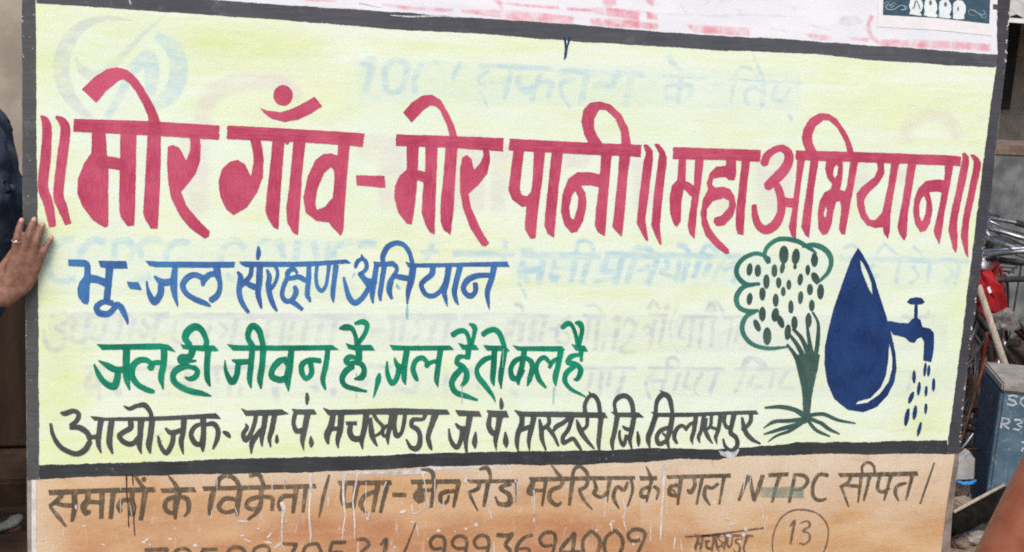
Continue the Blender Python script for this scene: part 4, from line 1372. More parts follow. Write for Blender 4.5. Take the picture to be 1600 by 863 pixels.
# runs and splashes
def runs(name, label, mat, txt, blk, y=-.0021, cell=.7, rag=.3):
    o = contour(name, parse(txt, *blk), y, mat, None, cell, rag, .35, label, 77)
    if o: keep(o)
    return o
M_RUNW = paint('white_paint_run', (.66, .66, .68), (.80, .79, .78), .9, alpha=(.35, 1.0))
M_RUNK = paint('black_paint_run', (.03, .022, .02), (.06, .045, .04), .9)
M_CYAN = paint('pale_cyan_run', (.22, .62, .74), (.45, .76, .82), .9, alpha=(.2, .75))
M_RIM = paint('pale_blue_rim', (.66, .70, .76), (.78, .80, .82), .95, alpha=(.3, .95))
runs('paint_run', 'two thin black paint runs on the orange band', M_RUNK, '''R 600,158,9 602,260,7 610,350,6 612,420,6 614,466,7
R 636,158,10 640,220,6
R 640,300,5 654,350,7 644,420,6 650,518,6''', BN)
runs('paint_run', 'white paint runs and splashes', M_RUNW, '''R 212,158,18 210,260,12 204,330,10 202,420,11 210,500,12 208,560,8
R 40,330,26 52,370,22 42,420,12 40,500,10 38,580,8
R 410,158,20 404,240,14 408,330,12 416,400,10 404,470,8 400,545,6
R 486,158,14 478,220,10 462,310,8 470,400,9 472,470,7 470,540,6
R 878,150,9 892,220,6 905,300,5 912,350,5
R 812,340,7 822,390,7 870,366,6 905,348,5
R 540,205,4 538,330,4 536,400,5
R 316,290,9 314,340,6
R 168,380,4 162,450,4
R 950,180,5 948,350,5
R 1002,310,9 996,380,6
R 1264,330,7 1288,420,6
R 1284,230,5 1284,320,4
R 1140,160,16 1128,200,12
R 1436,210,20 1432,270,14 1436,330,8
R 1526,290,4 1540,400,5 1546,460,4
R 840,460,5 852,520,5
R 1300,560,6 1302,620,6
E 1195,454,12,12 760,378,20,9,-20 972,492,12,8 708,590,8,10 1134,480,6,9 815,440,10,5 545,420,6,10
R 60,190,8 56,230,6
R 660,200,8 640,250,5
R 560,380,5 550,430,6''', BO)
runs('paint_run', 'white paint runs on the right of the orange band', M_RUNW, '''R 902,125,20 900,200,18 898,300,14 890,420,10 884,520,9 882,590,7
R 924,330,6 918,430,5
R 656,350,12 672,400,8 664,470,6 678,530,5
R 822,480,4 824,590,5
R 560,330,6 546,450,5
R 128,290,8 134,400,6 126,480,6
R 20,230,12 24,370,6
R 1052,100,6 1050,130,5
R 320,510,6 300,570,5
R 590,470,5 592,530,6
R 1390,190,8 1372,300,5
R 1420,200,6 1412,260,5
R 970,570,8 958,640,6
R 1000,580,5 1010,650,5
R 1310,350,5 1316,390,5
E 1480,390,9,9 720,610,8,10 584,490,6,12 1285,460,26,5,12 1310,490,26,5,-8 1290,560,20,10,10 1390,520,10,12 1376,556,10,14 1250,560,10,5
R 1490,400,5 1504,540,5''', BQ)
runs('paint_run', 'white paint specks on the left of the orange band', M_RUNW, '''R 566,210,4 566,390,4
R 624,340,4 632,400,4
R 1140,150,5 1138,260,4
R 1200,160,4 1196,200,5
R 1108,370,5 1104,420,5
R 1246,350,4 1262,400,5
R 1350,330,4 1360,370,5
R 1468,160,12 1466,250,6
R 1540,180,10 1542,240,6
R 1550,440,6 1548,420,4
E 1296,436,40,6,2 1010,578,14,10 700,560,12,6,20 720,545,14,5,-30 100,545,20,5,-20 350,462,14,6 890,480,10,6,30 860,540,12,6,20 1290,520,12,5 1450,520,22,6,-50 1440,560,26,6,10 460,574,14,5,20 1320,550,26,5,20 300,350,6,14 1384,480,6,5 1500,580,30,8,-40 740,575,6,5''', BN)
runs('paint_run', 'pale blue rim of primer under the lower border', M_RIM, '''R 520,740,1 560,739,4 650,737,8 670,733,9 700,731,4 800,730,2
''', (0, 0, 1), y=-.0013)
runs('paint_run', 'white smudge on the lower border under the last black word', M_RIM, 'P 1122,703 1132,706 1142,703 1152,699 1155,703 1150,712 1140,716 1126,711', (0, 0, 1), y=-.0013)
runs('paint_run', 'thin cyan water runs below the blue and green letters', M_CYAN, '''R 868,488,14 866,530,20 866,575,16
R 800,360,20 815,378,18
R 520,280,12 508,305,10
R 1500,780,5 1495,900,8''', BG)
runs('paint_run', 'thin teal run under the last green word', paint('teal_run', (.25, .60, .58), (.5, .75, .72), .9, alpha=(.2, .6)), '''R 1350,450,20 1346,500,16 1342,548,10
R 788,440,10 785,545,8''', BI)
runs('paint_run', 'thin dark runs below the green letters', M_RUNK, 'R 143,365,2 143,420,1.6 142,545,1.2', BI)
runs('paint_run', 'small navy run under the top border', INK['navy'], 'R 1285,158,8 1290,200,8 1284,246,6; R 1306,160,12 1298,190,6 1290,240,5', (400, 0, 2.667))
runs('paint_run', 'white scratch on the top border', M_RUNW, '''R 768,-10,8 776,14,5 780,30,2
R 1400,178,3 1418,190,5''', Z1)
runs('paint_run', 'pale smear across the top edge of the border', M_RIM, '''R 430,12,6 520,30,3
R 560,64,3 650,70,6 760,66,8 840,72,3
R 250,32,2 400,36,5 500,44,2''', (400, 0, 2.667), y=-.0018)
M_GRN = paint('faint_green_smudge', (.16, .26, .20), (.3, .4, .33), .9, alpha=(.05, .55))
runs('paint_run', 'faint green smudge across the letters TP', M_GRN, 'P 900,130 1320,120 1330,235 900,225', (1040, 740, 6.15), y=-.0023)
M_CH = paint('worn_border_chip', (.50, .50, .50), (.66, .66, .66), .9)
ch = ''
for i in range(46):
    yy = random.choice([random.uniform(10, 120), random.uniform(380, 700), random.uniform(500, 700)])
    xx = interp([(b, a) for a, b in RT_O], yy) - random.uniform(.8, 3)
    ch += 'E %.1f,%.1f,%.1f,%.1f,%.0f\n' % (xx, yy, random.uniform(.5, 1.3), random.uniform(.6, 2.6), random.uniform(-20, 20))
for i in range(12):
    yy = random.choice([random.uniform(20, 90), random.uniform(500, 600)])
    xx = interp([(b, a) for a, b in LF_O], yy) + random.uniform(.6, 2.5)
    ch += 'E %.1f,%.1f,%.1f,%.1f,%.0f\n' % (xx, yy, random.uniform(.5, 1.0), random.uniform(.5, 2.0), 0)
ch += 'R 202,-3,1.6 203,4,1.3 205,8,.6'
runs('paint_chip', 'small pale chips along the worn edges of the border', M_CH, ch, (0, 0, 1), y=-.0023, cell=.5)

# ---------------------------------------------------------------- pasted bill, top right
poster = empty('pasted_poster', tuple(wallmap([(1460, 30)], -.004)[0]))
tag(poster, 'white paper bill with a dark teal printed panel, pasted at the top right', 'poster')
def pkeep(o): o.parent = poster; o.matrix_parent_inverse = Matrix.Translation(poster.location).inverted(); return o
M_PAPER = plain('white_bill_paper', (.78, .79, .82), (.86, .87, .90), 30, .6, bump=.25, bd=.001)
def tint(name, a, b, sc=30): return plain(name, a, b, sc, .5, bump=.1, bd=.0005)
pkeep(sheet('paper', [(1372, -190), (1560, -176)], [(1370, 42), (1460, 47), (1551, 56)], [(1376, -190), (1370, 60)], [(1558, -190), (1549, 60)], -.0016, 24, 24, M_PAPER, None))
pkeep(sheet('printed_panel', [(1378, -170), (1556, -158)], [(1378, 23.5), (1460, 28), (1546, 37.5)], [(1383, -170), (1378.6, 40)], [(1552, -170), (1545, 45)], -.0019, 16, 16, tint('dark_teal_print', (.035, .075, .115), (.06, .12, .17)), None))
PZ = (1350, 0, 6.4)
M_PP = tint('pale_print', (.70, .80, .85), (.85, .92, .95)); M_PG = tint('grey_print', (.10, .12, .15), (.2, .22, .25))
for q in ('''P 446,60 460,0 500,-40 550,-20 578,20 586,60 572,105 555,130 575,150 560,160 500,150 448,140 462,110''',
 '''P 596,70 605,10 650,-30 700,-10 724,40 730,90 712,130 735,160 715,176 640,168 592,152 604,120''',
 '''P 744,80 750,20 790,-10 840,0 866,50 870,100 850,146 868,172 850,186 780,180 742,170 750,130''',
 '''P 884,90 890,30 930,0 980,10 1012,60 1014,110 995,160 1000,190 940,196 884,186 888,140'''):
    pkeep(contour('printed_oval', parse(q, *PZ), -.0022, M_PP, None, .35, .2, .1))
for q in ('S 510,5,14 500,60,14 480,90,8', 'S 522,10,10 545,60,10 555,90,8', 'E 660,30,14,26', 'E 810,45,16,24', 'E 936,90,8,22'):
    pkeep(contour('printed_mark', parse(q, *PZ), -.0025, M_PG, None, .35, .2, .1))
M_SC = tint('scroll_print', (.35, .48, .55), (.5, .62, .68))
for q in ('''R 236,40,5 215,70,6 240,96,6 300,92,7 350,60,7 390,56,6 412,84,6 392,100,8 366,96,5
R 200,60,3 206,30,3 240,20,3 255,60,4 290,30,4 320,50,4; R 390,56,3 424,70,3 418,100,3; R 262,80,5 300,56,5''',
'''R 1040,130,4 1050,100,4 1090,104,5 1130,130,5 1170,150,5 1200,140,5 1206,115,4 1180,105,4
R 1040,130,3 1060,150,3 1100,156,3; R 1150,140,4 1180,176,4 1210,176,3 1222,140,3 1200,136,3'''):
    pkeep(contour('printed_scroll', parse(q, *PZ), -.0022, M_SC, None, .3, .2, .05))
# ---------------------------------------------------------------- ground and what stands behind the wall
def mat_ground():
    t = NT('trodden_dusty_earth'); p = t.pos()
    n = t.noise(p, 3, 6, .6); n2 = t.noise(p, 45, 4, .65)
    c = t.mix(t.ramp(n, .35, .65), (.20, .145, .11), (.34, .27, .22))
    c = t.mix(t.math('MULTIPLY', t.ramp(n2, .55, .7), .6), c, (.12, .09, .07))
    c = t.mix(t.math('MULTIPLY', t.ramp(t.noise(p, 90, 3, .6), .66, .72), .6), c, (.5, .46, .42))
    t.base(c); t.bump(t.math('ADD', n, n2), .7, .02)
    return t.fin(.95, 0, .1)
gv = []; gf = []; GX = [-900, -60, -20, -6, -2, 0, 2, 4, 6, 9, 14, 25, 60, 900]; GY = [-900, -60, -20, -6, -2, 0, 1, 2, 4, 7, 14, 30, 60, 200, 1500]
for yy in GY:
    for xx in GX: gv.append((xx, yy, 0))
for j in range(len(GY) - 1):
    for i in range(len(GX) - 1):
        a = j * len(GX) + i; gf.append((a, a + 1, a + len(GX) + 1, a + len(GX)))
tag(fill('ground', gv, gf, mat_ground()), kind='structure')

M_BEIGE = plain('dusty_beige_plaster', (.22, .20, .175), (.33, .30, .26), 7, .9, bump=.3, bd=.004)
M_GREYP = plain('stained_grey_cement_plaster', (.085, .097, .10), (.20, .218, .222), 9, .9, bump=.5, bd=.004, detail=8)
M_DKWOOD = plain('dark_brown_wood', (.022, .013, .009), (.055, .034, .022), 12, .6, sc=(1, 1, .15), bump=.3)
M_BROWN = plain('brown_ledge', (.12, .085, .065), (.22, .165, .13), 20, .9)
M_GSHADE = plain('shaded_ground_brown', (.030, .017, .010), (.075, .045, .028), 10, .8, bump=.4)  # dark brown that stands for shaded ground, on slab and sheet
M_DARK = plain('unlit_opening_shade', (.012, .011, .012), (.03, .028, .028), 8, .8)  # solid dark panel; the unlit inside of the doorway is in its colour
M_SHEET = plain('weathered_asbestos_sheet', (.30, .29, .28), (.46, .45, .44), 8, .8, sc=(1, .3, 1))
M_WHITE = plain('white_sheet_edge', (.62, .64, .66), (.78, .8, .82), 10, .6)

# left: house front behind the man
hb = empty('beige_house', (-1.6, 1.3, 0)); tag(hb, 'beige plastered house front with a low dark brown plank shutter behind the man', 'house')
def kp(par, o): o.parent = par; o.matrix_parent_inverse = Matrix.Translation(par.location).inverted(); return o
kp(hb, MB().box((-1.9, 1.45, 1.55), (4.2, .2, 3.1)).build('house_wall', plain('warm_beige_plaster', (.31, .27, .225), (.44, .385, .325), 7, .9, bump=.3, bd=.004)))
kp(hb, MB().box((-1.9, 1.18, .05), (4.3, .36, .10), bev=.012).build('shade_step', M_GSHADE))  # dark slab added where the ground lies in the shutter's shadow
dr = kp(hb, MB().box((-.58, 1.335, .52), (1.5, .03, .84)).build('shutter', M_DKWOOD))
bpy.context.view_layer.update()
for k in range(6):
    pl = MB().box((-1.20 + k * .248, 1.305, .52), (.236, .03, .82), bev=.006).build('plank', M_DKWOOD); pl.parent = dr
    pl.matrix_parent_inverse = Matrix.Translation(hb.location).inverted() if False else Matrix.Identity(4)
kp(hb, MB().box((-.58, 1.28, .96), (1.56, .07, .05), bev=.008).build('lintel', M_DKWOOD))

shade_sheet = MB().box((-.42, .58, .008), (.92, .80, .016), (0, 0, .05), .005, .004).build('ground_shade_sheet', M_GSHADE)  # thin sheet added; shade on the ground put into its dark colour
tag(shade_sheet, 'dark brown sheet added for the shade on the ground before the house, under the man', 'mat')
# right: low cement wall, house with a doorway and sheet roof behind it
p0 = at(1556, 244, 3.0); zt = float(p0[2])
lw = empty('low_cement_wall', (5.2, 3.1, 0)); tag(lw, 'low stained grey cement wall behind the bicycles, brown ledge on top', 'wall')
kp(lw, MB().box((6.4, 3.1, zt / 2), (4.6, .18, zt)).build('cement_wall', M_GREYP))
kp(lw, MB().box((6.4, 3.22, zt + .03), (4.64, .42, .06), bev=.01).build('ledge', M_BROWN))
hr = empty('roadside_house', (7, 5.6, 0)); tag(hr, 'grey beige house with dark doorway and pale sheet roof, behind the low wall', 'house')
zr = float(at(1600, 31, 4.6)[2])
kp(hr, MB().box((8.2, 5.7, zr / 2 + .1), (6.4, .2, zr + .2)).build('house_wall', M_BEIGE))
xa = float(at(1567, 100, 5.55)[0]); xb = float(at(1583, 100, 5.55)[0])
zb = float(at(1580, 172, 5.55)[2])
kp(hr, MB().box(((xa + xb) / 2, 5.56, (zb + zr) / 2), (xb - xa, .09, zr - zb)).build('doorway', M_DARK))
kp(hr, MB().box(((xa + xb) / 2 - .16, 5.53, (zb + zr) / 2), (.05, .07, zr - zb), bev=.006).build('door_frame', M_DKWOOD))
mb = MB()
for k in range(46):
    x0 = 4.6 + k * .16
    mb.b.faces.new([mb.b.verts.new(v) for v in ((x0, 4.55, zr), (x0 + .08, 4.55, zr + .03), (x0 + .08, 6.6, zr + .9), (x0, 6.6, zr + .87))])
    mb.b.faces.new([mb.b.verts.new(v) for v in ((x0 + .08, 4.55, zr + .03), (x0 + .16, 4.55, zr), (x0 + .16, 6.6, zr + .87), (x0 + .08, 6.6, zr + .9))])
kp(hr, mb.build('sheet_roof', M_SHEET))
kp(hr, MB().box((8.2, 4.54, zr - .012), (7.2, .03, .03)).build('fascia', M_WHITE))

# ---------------------------------------------------------------- blue painted block with white lettering
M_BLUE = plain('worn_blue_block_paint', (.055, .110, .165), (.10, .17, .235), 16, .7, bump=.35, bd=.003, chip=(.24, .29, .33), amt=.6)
M_BLUED = plain('shaded_blue_block_side', (.022, .048, .085), (.04, .078, .125), 12, .7, bump=.35, bd=.003, chip=(.16, .18, .19), amt=.5)  # darker copy of the block's blue; shade on that side put into the colour
M_TOPS = plain('bare_cement_top', (.22, .21, .19), (.36, .34, .31), 20, .85, bump=.4)
M_CHALK = plain('white_hand_lettering', (.30, .36, .42), (.52, .56, .60), 60, .8)
ang = math.radians(-24)
c0 = Vector(at(1568, 599, .55)); H = c0.z
ux = Vector((math.cos(ang), math.sin(ang), 0)); uy = Vector((-math.sin(ang), math.cos(ang), 0))
bw, bd_ = .46, .30
blk = empty('blue_block', (c0 + ux * bw / 2 + uy * bd_ / 2).to_tuple()[:2] + (0,), ang)
tag(blk, 'blue painted cement block with white hand lettering and a bare grey top', 'painted block')
def lc(o): o.parent = blk; return o
body_ = MB().box((0, 0, (H - .03) / 2), (bw, bd_, H - .03), bev=.008).build('block', M_BLUE); lc(body_)
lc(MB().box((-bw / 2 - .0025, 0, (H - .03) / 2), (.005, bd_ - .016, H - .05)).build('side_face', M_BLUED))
lc(MB().box((0, 0, H - .0145), (bw + .006, bd_ + .006, .03), bev=.006).build('cap', M_TOPS))
def chalk(lines, x0, z0, s, name='lettering', lab=None):
    m_ = MB()
    for ln in lines:
        m_.tube([(x0 + a * s, 0, z0 + b * s) for a, b in ln], .0042, 6)
    o = m_.build(name, M_CHALK); o.scale = (1, .35, 1); o.location = (0, -bd_ / 2 - .0012, 0); o.parent = blk
    if lab: o['label'] = lab
LS = [(.9, .9), (.5, 1), (.1, .85), (.15, .6), (.7, .45), (.9, .2), (.6, 0), (.05, .1)]
LC = [(.9, .85), (.5, 1), (.1, .7), (.1, .3), (.5, 0), (.9, .15)]
LR = [(.1, 0), (.1, 1), (.7, .95), (.8, .7), (.6, .5), (.1, .5), (.85, 0)]
L3 = [(.1, .95), (.6, 1), (.85, .75), (.4, .55), (.85, .3), (.6, 0), (.1, .05)]
sh = lambda L, dx: [(a + dx, b) for a, b in L]
chalk([LS, sh(LC, 1.15)], -bw / 2 + .018, H - .075, .036, lab='white letters SC')
chalk([LR, sh(L3, 1.1)], -bw / 2 + .008, H - .158, .036, lab='white characters R3')
chalk([[(0, 0), (.9, .1)], [(.2, -1.4), (.3, -.9), (.7, -1.1), (.9, -1.5)], [(.3, -2.6), (.8, -2.5)], [(.4, -3.4), (.5, -4.0), (.8, -3.6)]], -bw / 2 + .085, H - .20, .022)
chalk([[(0, 0), (.5, .3), (.9, -.1)]], -bw / 2 + .085, H - .115, .022)

# ---------------------------------------------------------------- bicycles
M_CHROME = plain('dull_chrome', (.30, .31, .32), (.50, .52, .54), 40, .38, 1.0, bump=.05)
M_BLACKM = plain('black_enamel', (.018, .018, .02), (.05, .045, .045), 30, .35, 0, bump=.05, spec=.5)
M_RUBBER = plain('tyre_rubber', (.02, .019, .018), (.06, .052, .048), 60, .9)
M_LEATH = plain('cracked_saddle', (.025, .02, .018), (.06, .05, .045), 40, .6)
M_RUST = plain('rusty_steel', (.10, .045, .028), (.20, .11, .07), 30, .7, .3)
M_REDE = plain('faded_red_enamel', (.16, .012, .012), (.30, .03, .03), 30, .4, bump=.1)
M_RED = plain('red_cloth', (.22, .006, .010), (.42, .014, .020), 18, .75, bump=.4, bd=.004)
def bicycle(loc, rz, label, frame_mat, lean=.12):
    """wheels along local X, front towards +X"""
    t = empty('bicycle', loc, rz); t.rotation_euler[0] = lean
    t.scale = (.92, .92, .92)
    tag(t, label, 'bicycle', 'old bicycles parked behind the wall')
    R = .34; xb, xf = -.52, .55
    for x in (xb, xf):
        wv = MB().ring((x, 0, R), R - .017, .018, (0, 1, 0), 40, 8).build('tyre', M_RUBBER, t, True)
        rm = MB().ring((x, 0, R), R - .042, .010, (0, 1, 0), 40, 6).build('rim', M_CHROME, t, True)
        sp = MB()
        for k in range(28):
            a = 2 * math.pi * k / 28; s = 1 if k % 2 else -1
            sp.tube([(x + .02 * math.cos(a + .6 * s), .028 * s, R + .02 * math.sin(a + .6 * s)), (x + (R - .045) * math.cos(a), 0, R + (R - .045) * math.sin(a))], .0013, 4, False)
        sp.tube([(x, -.05, R), (x, .05, R)], .018, 10)
        sp.build('spokes', M_CHROME, t)
        g = MB().ring((x, 0, R), R + .018, .012, (0, 1, 0), 20, 6, *((math.radians(-20), math.radians(150)) if x > 0 else (math.radians(10), math.radians(190))))
        g.build('mudguard', frame_mat, t, True)
    bb = (-.08, 0, .29); st = (-.22, 0, .78); hd = (.36, 0, .80); hd2 = (.39, 0, .68)
    f_ = MB()
    for a, b, r_ in ((st, hd, .014), (bb, hd2, .016), (bb, st, .014), (hd, hd2, .019)): f_.tube([a, b], r_, 8)
    for s in (-1, 1):
        f_.tube([(bb[0], .03 * s, bb[2]), (xb, .05 * s, R)], .009, 6); f_.tube([(st[0], .02 * s, st[2] - .03), (xb, .05 * s, R)], .008, 6)
    f_.build('frame', frame_mat, t, True)
    k_ = MB()
    for s in (-1, 1): k_.tube([(.395, .0, .66), (.40, .045 * s, .62), (xf, .05 * s, R)], .011, 6)
    k_.build('fork', frame_mat, t, True)
    h = MB()
    h.tube([(hd[0], 0, .78), (.345, 0, .90)], .012, 8)
    for s in (-1, 1): h.tube([(.345, 0, .90), (.36, .10 * s, .92), (.33, .22 * s, .94), (.22, .27 * s, .92), (.12, .275 * s, .90)], .011, 8)
    hb_ = h.build('handlebar', M_CHROME, t, True)
    for s in (-1, 1):
        gr = MB().tube([(.20, .272 * s, .918), (.10, .276 * s, .897)], .016, 8).build('grip', M_RUBBER, hb_, True)
        br = MB().tube([(.33, .20 * s, .93), (.27, .235 * s, .90), (.14, .245 * s, .865)], .005, 6).build('brake_lever', M_CHROME, hb_, True)
        cb = MB().tube([(.33, .18 * s, .93), (.43, .10 * s, .98), (.45, .03 * s, .88), (.40, .01, .72)], .0035, 5).build('brake_cable', M_BLACKM, hb_, True)
    MB().tube([(.40, 0, .84), (.45, 0, .84)], [.035, .045], 12).build('headlamp', M_CHROME, t, True)
    s_ = MB(); s_.ball((-.24, 0, .87), (.14, .075, .03)); s_.ball((-.14, 0, .865), (.10, .035, .025))
    s_.build('saddle', M_LEATH, t, True)
    MB().tube([(-.22, 0, .76), (-.235, 0, .86)], .012, 8).build('seat_post', M_CHROME, t, True)
    c_ = MB().ring((bb[0], -.05, bb[2]), .09, .004, (0, 1, 0), 24, 5)
    c_.tube([(bb[0], -.05, bb[2]), (bb[0] + .10, -.07, bb[2] - .12)], .008, 6); c_.tube([(bb[0], .05, bb[2]), (bb[0] - .10, .07, bb[2] + .12)], .008, 6)
    c_.build('crank', M_CHROME, t)
    for dx, dy, dz in ((.10, -.11, -.12), (-.10, .11, .12)): MB().box((bb[0] + dx, dy, bb[2] + dz), (.09, .06, .02), bev=.004).build('pedal', M_RUBBER, t)
    cr = MB()
    for s in (-1, 1):
        cr.tube([(-.30, .05 * s, .72), (-.74, .07 * s, .72)], .005, 5); cr.tube([(-.70, .07 * s, .72), (xb, .055 * s, R)], .005, 5)
    for x in (-.36, -.5, -.62, -.74): cr.tube([(x, -.07, .72), (x, .07, .72)], .005, 5)
    cr.build('carrier', M_BLACKM, t)
    return t
b1 = at(1562, 404, 1.15); b2 = at(1586, 392, 1.75)
bicycle((float(b1[0]) + .28, 1.22, 0), math.radians(197), 'nearest old bicycle with chrome handlebar and red cloth hung on its front', M_BLACKM, .10)
bicycle((float(b2[0]) + .24, 1.95, 0), math.radians(168), 'rusty framed old bicycle standing farther back, against the low cement wall', M_RUST, -.08)
bicycle((3.66, 1.50, 0), math.radians(228), 'bicycle with a faded red frame tangled between the other two', M_REDE, .05)
bicycle((4.05, 1.62, 0), math.radians(150), 'black bicycle turned the other way behind the blue block', M_BLACKM, -.12)
bicycle((4.15, .98, 0), math.radians(205), 'third bicycle leaning among the parked ones, mostly beyond the blue block', M_BLACKM, .16)

# red cloth bag hanging on the handlebar
cb_ = Vector(at(1550, 458, 1.05)); bag = MB(); rr = []
prof = [(0.03, .012), (.01, .026), (-.02, .036), (-.06, .040), (-.10, .036), (-.14, .030), (-.17, .022), (-.19, .008)]
rings = []
for dz, rad in prof:
    ring_ = []
    for k in range(14):
        a = 2 * math.pi * k / 14; q = rad * .86 * (1 + .30 * math.sin(3 * a + dz * 30) + .14 * math.sin(7 * a - dz * 20) + random.uniform(-.10, .10))
        ring_.append(bag.b.verts.new((q * math.cos(a) * 1.25, q * math.sin(a) * .7, dz + .07)))
    rings.append(ring_)
for a, b in zip(rings, rings[1:]):
    for k in range(14): bag.b.faces.new((a[k], a[(k + 1) % 14], b[(k + 1) % 14], b[k]))
bag.b.faces.new(rings[0][::-1]); bag.b.faces.new(rings[-1])
t = empty('cloth_bag', cb_.to_tuple()); t.rotation_euler = (0, math.radians(-32), 0); tag(t, 'bright red cloth bag hanging from the bicycle handlebar beside the wall edge', 'bag')
bag.build('bag_body', M_RED, t, False)
MB().tube([(0, 0, .09), (-.008, 0, .12), (.004, 0, .15)], [.010, .006, .004], 6).build('strap', M_RED, t, True)
MB().box((-.022, -.032, .035), (.012, .003, .026), bev=.001).build('tag', M_PAPER, t)

# pale pole leaning
M_POLE = plain('pale_bare_wood', (.30, .26, .21), (.46, .41, .34), 20, .8, sc=(6, 6, .6), bump=.4)
a = Vector(at(1529, 446, .95)); b = Vector(at(1578, 596, .85)); dd_ = (b - a); k_ = -a.z / dd_.z
tag(MB().tube([a, a + dd_ * k_ * .33, a + dd_ * k_ * .66 + Vector((.01, 0, 0)), a + dd_ * k_], [.011, .014, .0155, .016], 10).build('wooden_pole', M_POLE, None, True),
    'pale bare wooden pole leaning behind the wall and the blue block', 'pole')

# heap of scrap between the wall and the bicycles
scr = MB()
M_SCRAP = plain('dark_scrap_and_brushwood', (.020, .016, .014), (.10, .070, .055), 26, .8, bump=.5, chip=(.22, .06, .04), amt=.35)
for k in range(230):
    x = random.uniform(2.95, 4.6); y = random.uniform(.95, 2.6); z = random.uniform(0, .34) * (1 - .25 * abs(y - 1.8))
    a_ = random.uniform(0, 6.28); e_ = random.gauss(0, .45); L = random.uniform(.12, .5)
    dv = Vector((math.cos(a_) * math.cos(e_), math.sin(a_) * math.cos(e_), math.sin(e_))) * L
    m0 = Vector((x, y, max(z, .02)))
    if k % 4: scr.tube([m0 - dv / 2, m0 + Vector((random.uniform(-.03, .03), 0, random.uniform(-.02, .02))), m0 + dv / 2], [random.uniform(.004, .016)] * 3, 6)
    else: scr.box(m0, (random.uniform(.05, .22), random.uniform(.04, .16), random.uniform(.02, .12)), (random.uniform(-.6, .6), random.uniform(-.6, .6), a_), .004, .006)
tag(scr.build('scrap_heap', M_SCRAP), 'dark heap of sticks, wire and scrap behind the right end of the wall', 'scrap heap', kind='stuff')
M_LIGHTS = plain('dusty_light_scrap', (.09, .086, .082), (.22, .21, .20), 20, .7)
def crumple(name, c, size, mat, seed, parent=None, rot=(0, 0, 0)):
    m_ = MB(); g = bmesh.ops.create_icosphere(m_.b, subdivisions=3, radius=1.0)
    for v in g['verts']:
        n_ = mnoise.noise(v.co * 1.6 + Vector((seed, 0, 0))) * .35 + mnoise.noise(v.co * 4 + Vector((0, seed, 0))) * .2
        v.co = v.co * (1 + n_)
        v.co = Vector((v.co.x * size[0], v.co.y * size[1], v.co.z * size[2]))
        if v.co.z < -size[2] * .6: v.co.z = -size[2] * .6
    o = m_.build(name, mat, parent); o.location = c; o.rotation_euler = rot
    return o
q = at(1572, 503, 1.0)
tag(crumple('crumpled_sack', tuple(q), (.055, .045, .045), M_LIGHTS, 3.1), 'dusty pale crumpled bag in the scrap, under the red cloth bag', 'sack')
mm = empty('fallen_rods', tuple(at(1515, 640, .7))[:2] + (0,)); tag(mm, 'three thin rusty rods lying across the scrap beside the wall', 'rods')
for i_, (pa, pb, yy) in enumerate(((( 1500, 588), (1556, 505), .9), ((1498, 703), (1530, 702), .62), ((1502, 688), (1540, 560), .8))):
    o = MB().tube([at(*pa, yy), at(*pb, yy + .12)], .0045, 6).build('rod', M_RUST if i_ != 0 else M_SCRAP); kp(mm, o)

# white packet with a blue edge
c_ = Vector(at(1508, 728, .62)); pk_ = empty('cement_bag_scrap', (c_.x, c_.y, 0)); tag(pk_, 'torn white plastic sack with bright blue lower edge beside the foot of the wall', 'plastic sack')
M_SACK = plain('grey_white_sack', (.36, .35, .35), (.55, .54, .54), 16, .6, bump=.5, bd=.006)
M_LBR = plain('dusty_brick', (.25, .185, .15), (.38, .30, .25), 30, .9, bump=.5)
M_SKYB = plain('bright_blue_plastic', (.03, .22, .55), (.06, .33, .68), 16, .5)
mbp = MB()
prf = [(-.040, -.048), (-.036, .022), (-.020, .040), (-.004, .060), (.010, .046), (.030, .030), (.038, -.048)]
ft = []
for lay_, oy in enumerate((-.016, -.006, .014)):
    ft.append([mbp.b.verts.new((c_.x + x * (1.0 if lay_ else .93), c_.y + oy + .006 * math.sin(x * 160 + z * 90), c_.z + z * (1.0 if lay_ else .95))) for x, z in prf])
for p_, q_ in zip(ft, ft[1:]):
    for k in range(len(prf)): mbp.b.faces.new((p_[k], p_[(k + 1) % len(prf)], q_[(k + 1) % len(prf)], q_[k]))
mbp.b.faces.new(ft[0]); mbp.b.faces.new(ft[-1][::-1])
kp(pk_, mbp.build('sack_body', M_SACK))
kp(pk_, MB().tube([(c_.x - .040, c_.y - .02, c_.z - .048), (c_.x - .015, c_.y - .026, c_.z - .056), (c_.x + .015, c_.y - .026, c_.z - .054), (c_.x + .038, c_.y - .018, c_.z - .048)], [.004, .0075, .007, .004], 8).build('blue_edge', M_SKYB))
bk = at(1503, 796, .52)
tag(MB().box((float(bk[0]), float(bk[1]), float(bk[2])), (.085, .07, .07), (.1, .05, .3), .008, .004).build('broken_brick', M_LBR), 'light brown broken brick between the charred log and the plastic sack', 'brick')
tag(crumple('rubble', (c_.x, c_.y + .08, c_.z - .10), (.07, .07, .05), M_BROWN, 4.4), 'brown rubble lump holding up the white plastic sack', 'rubble')
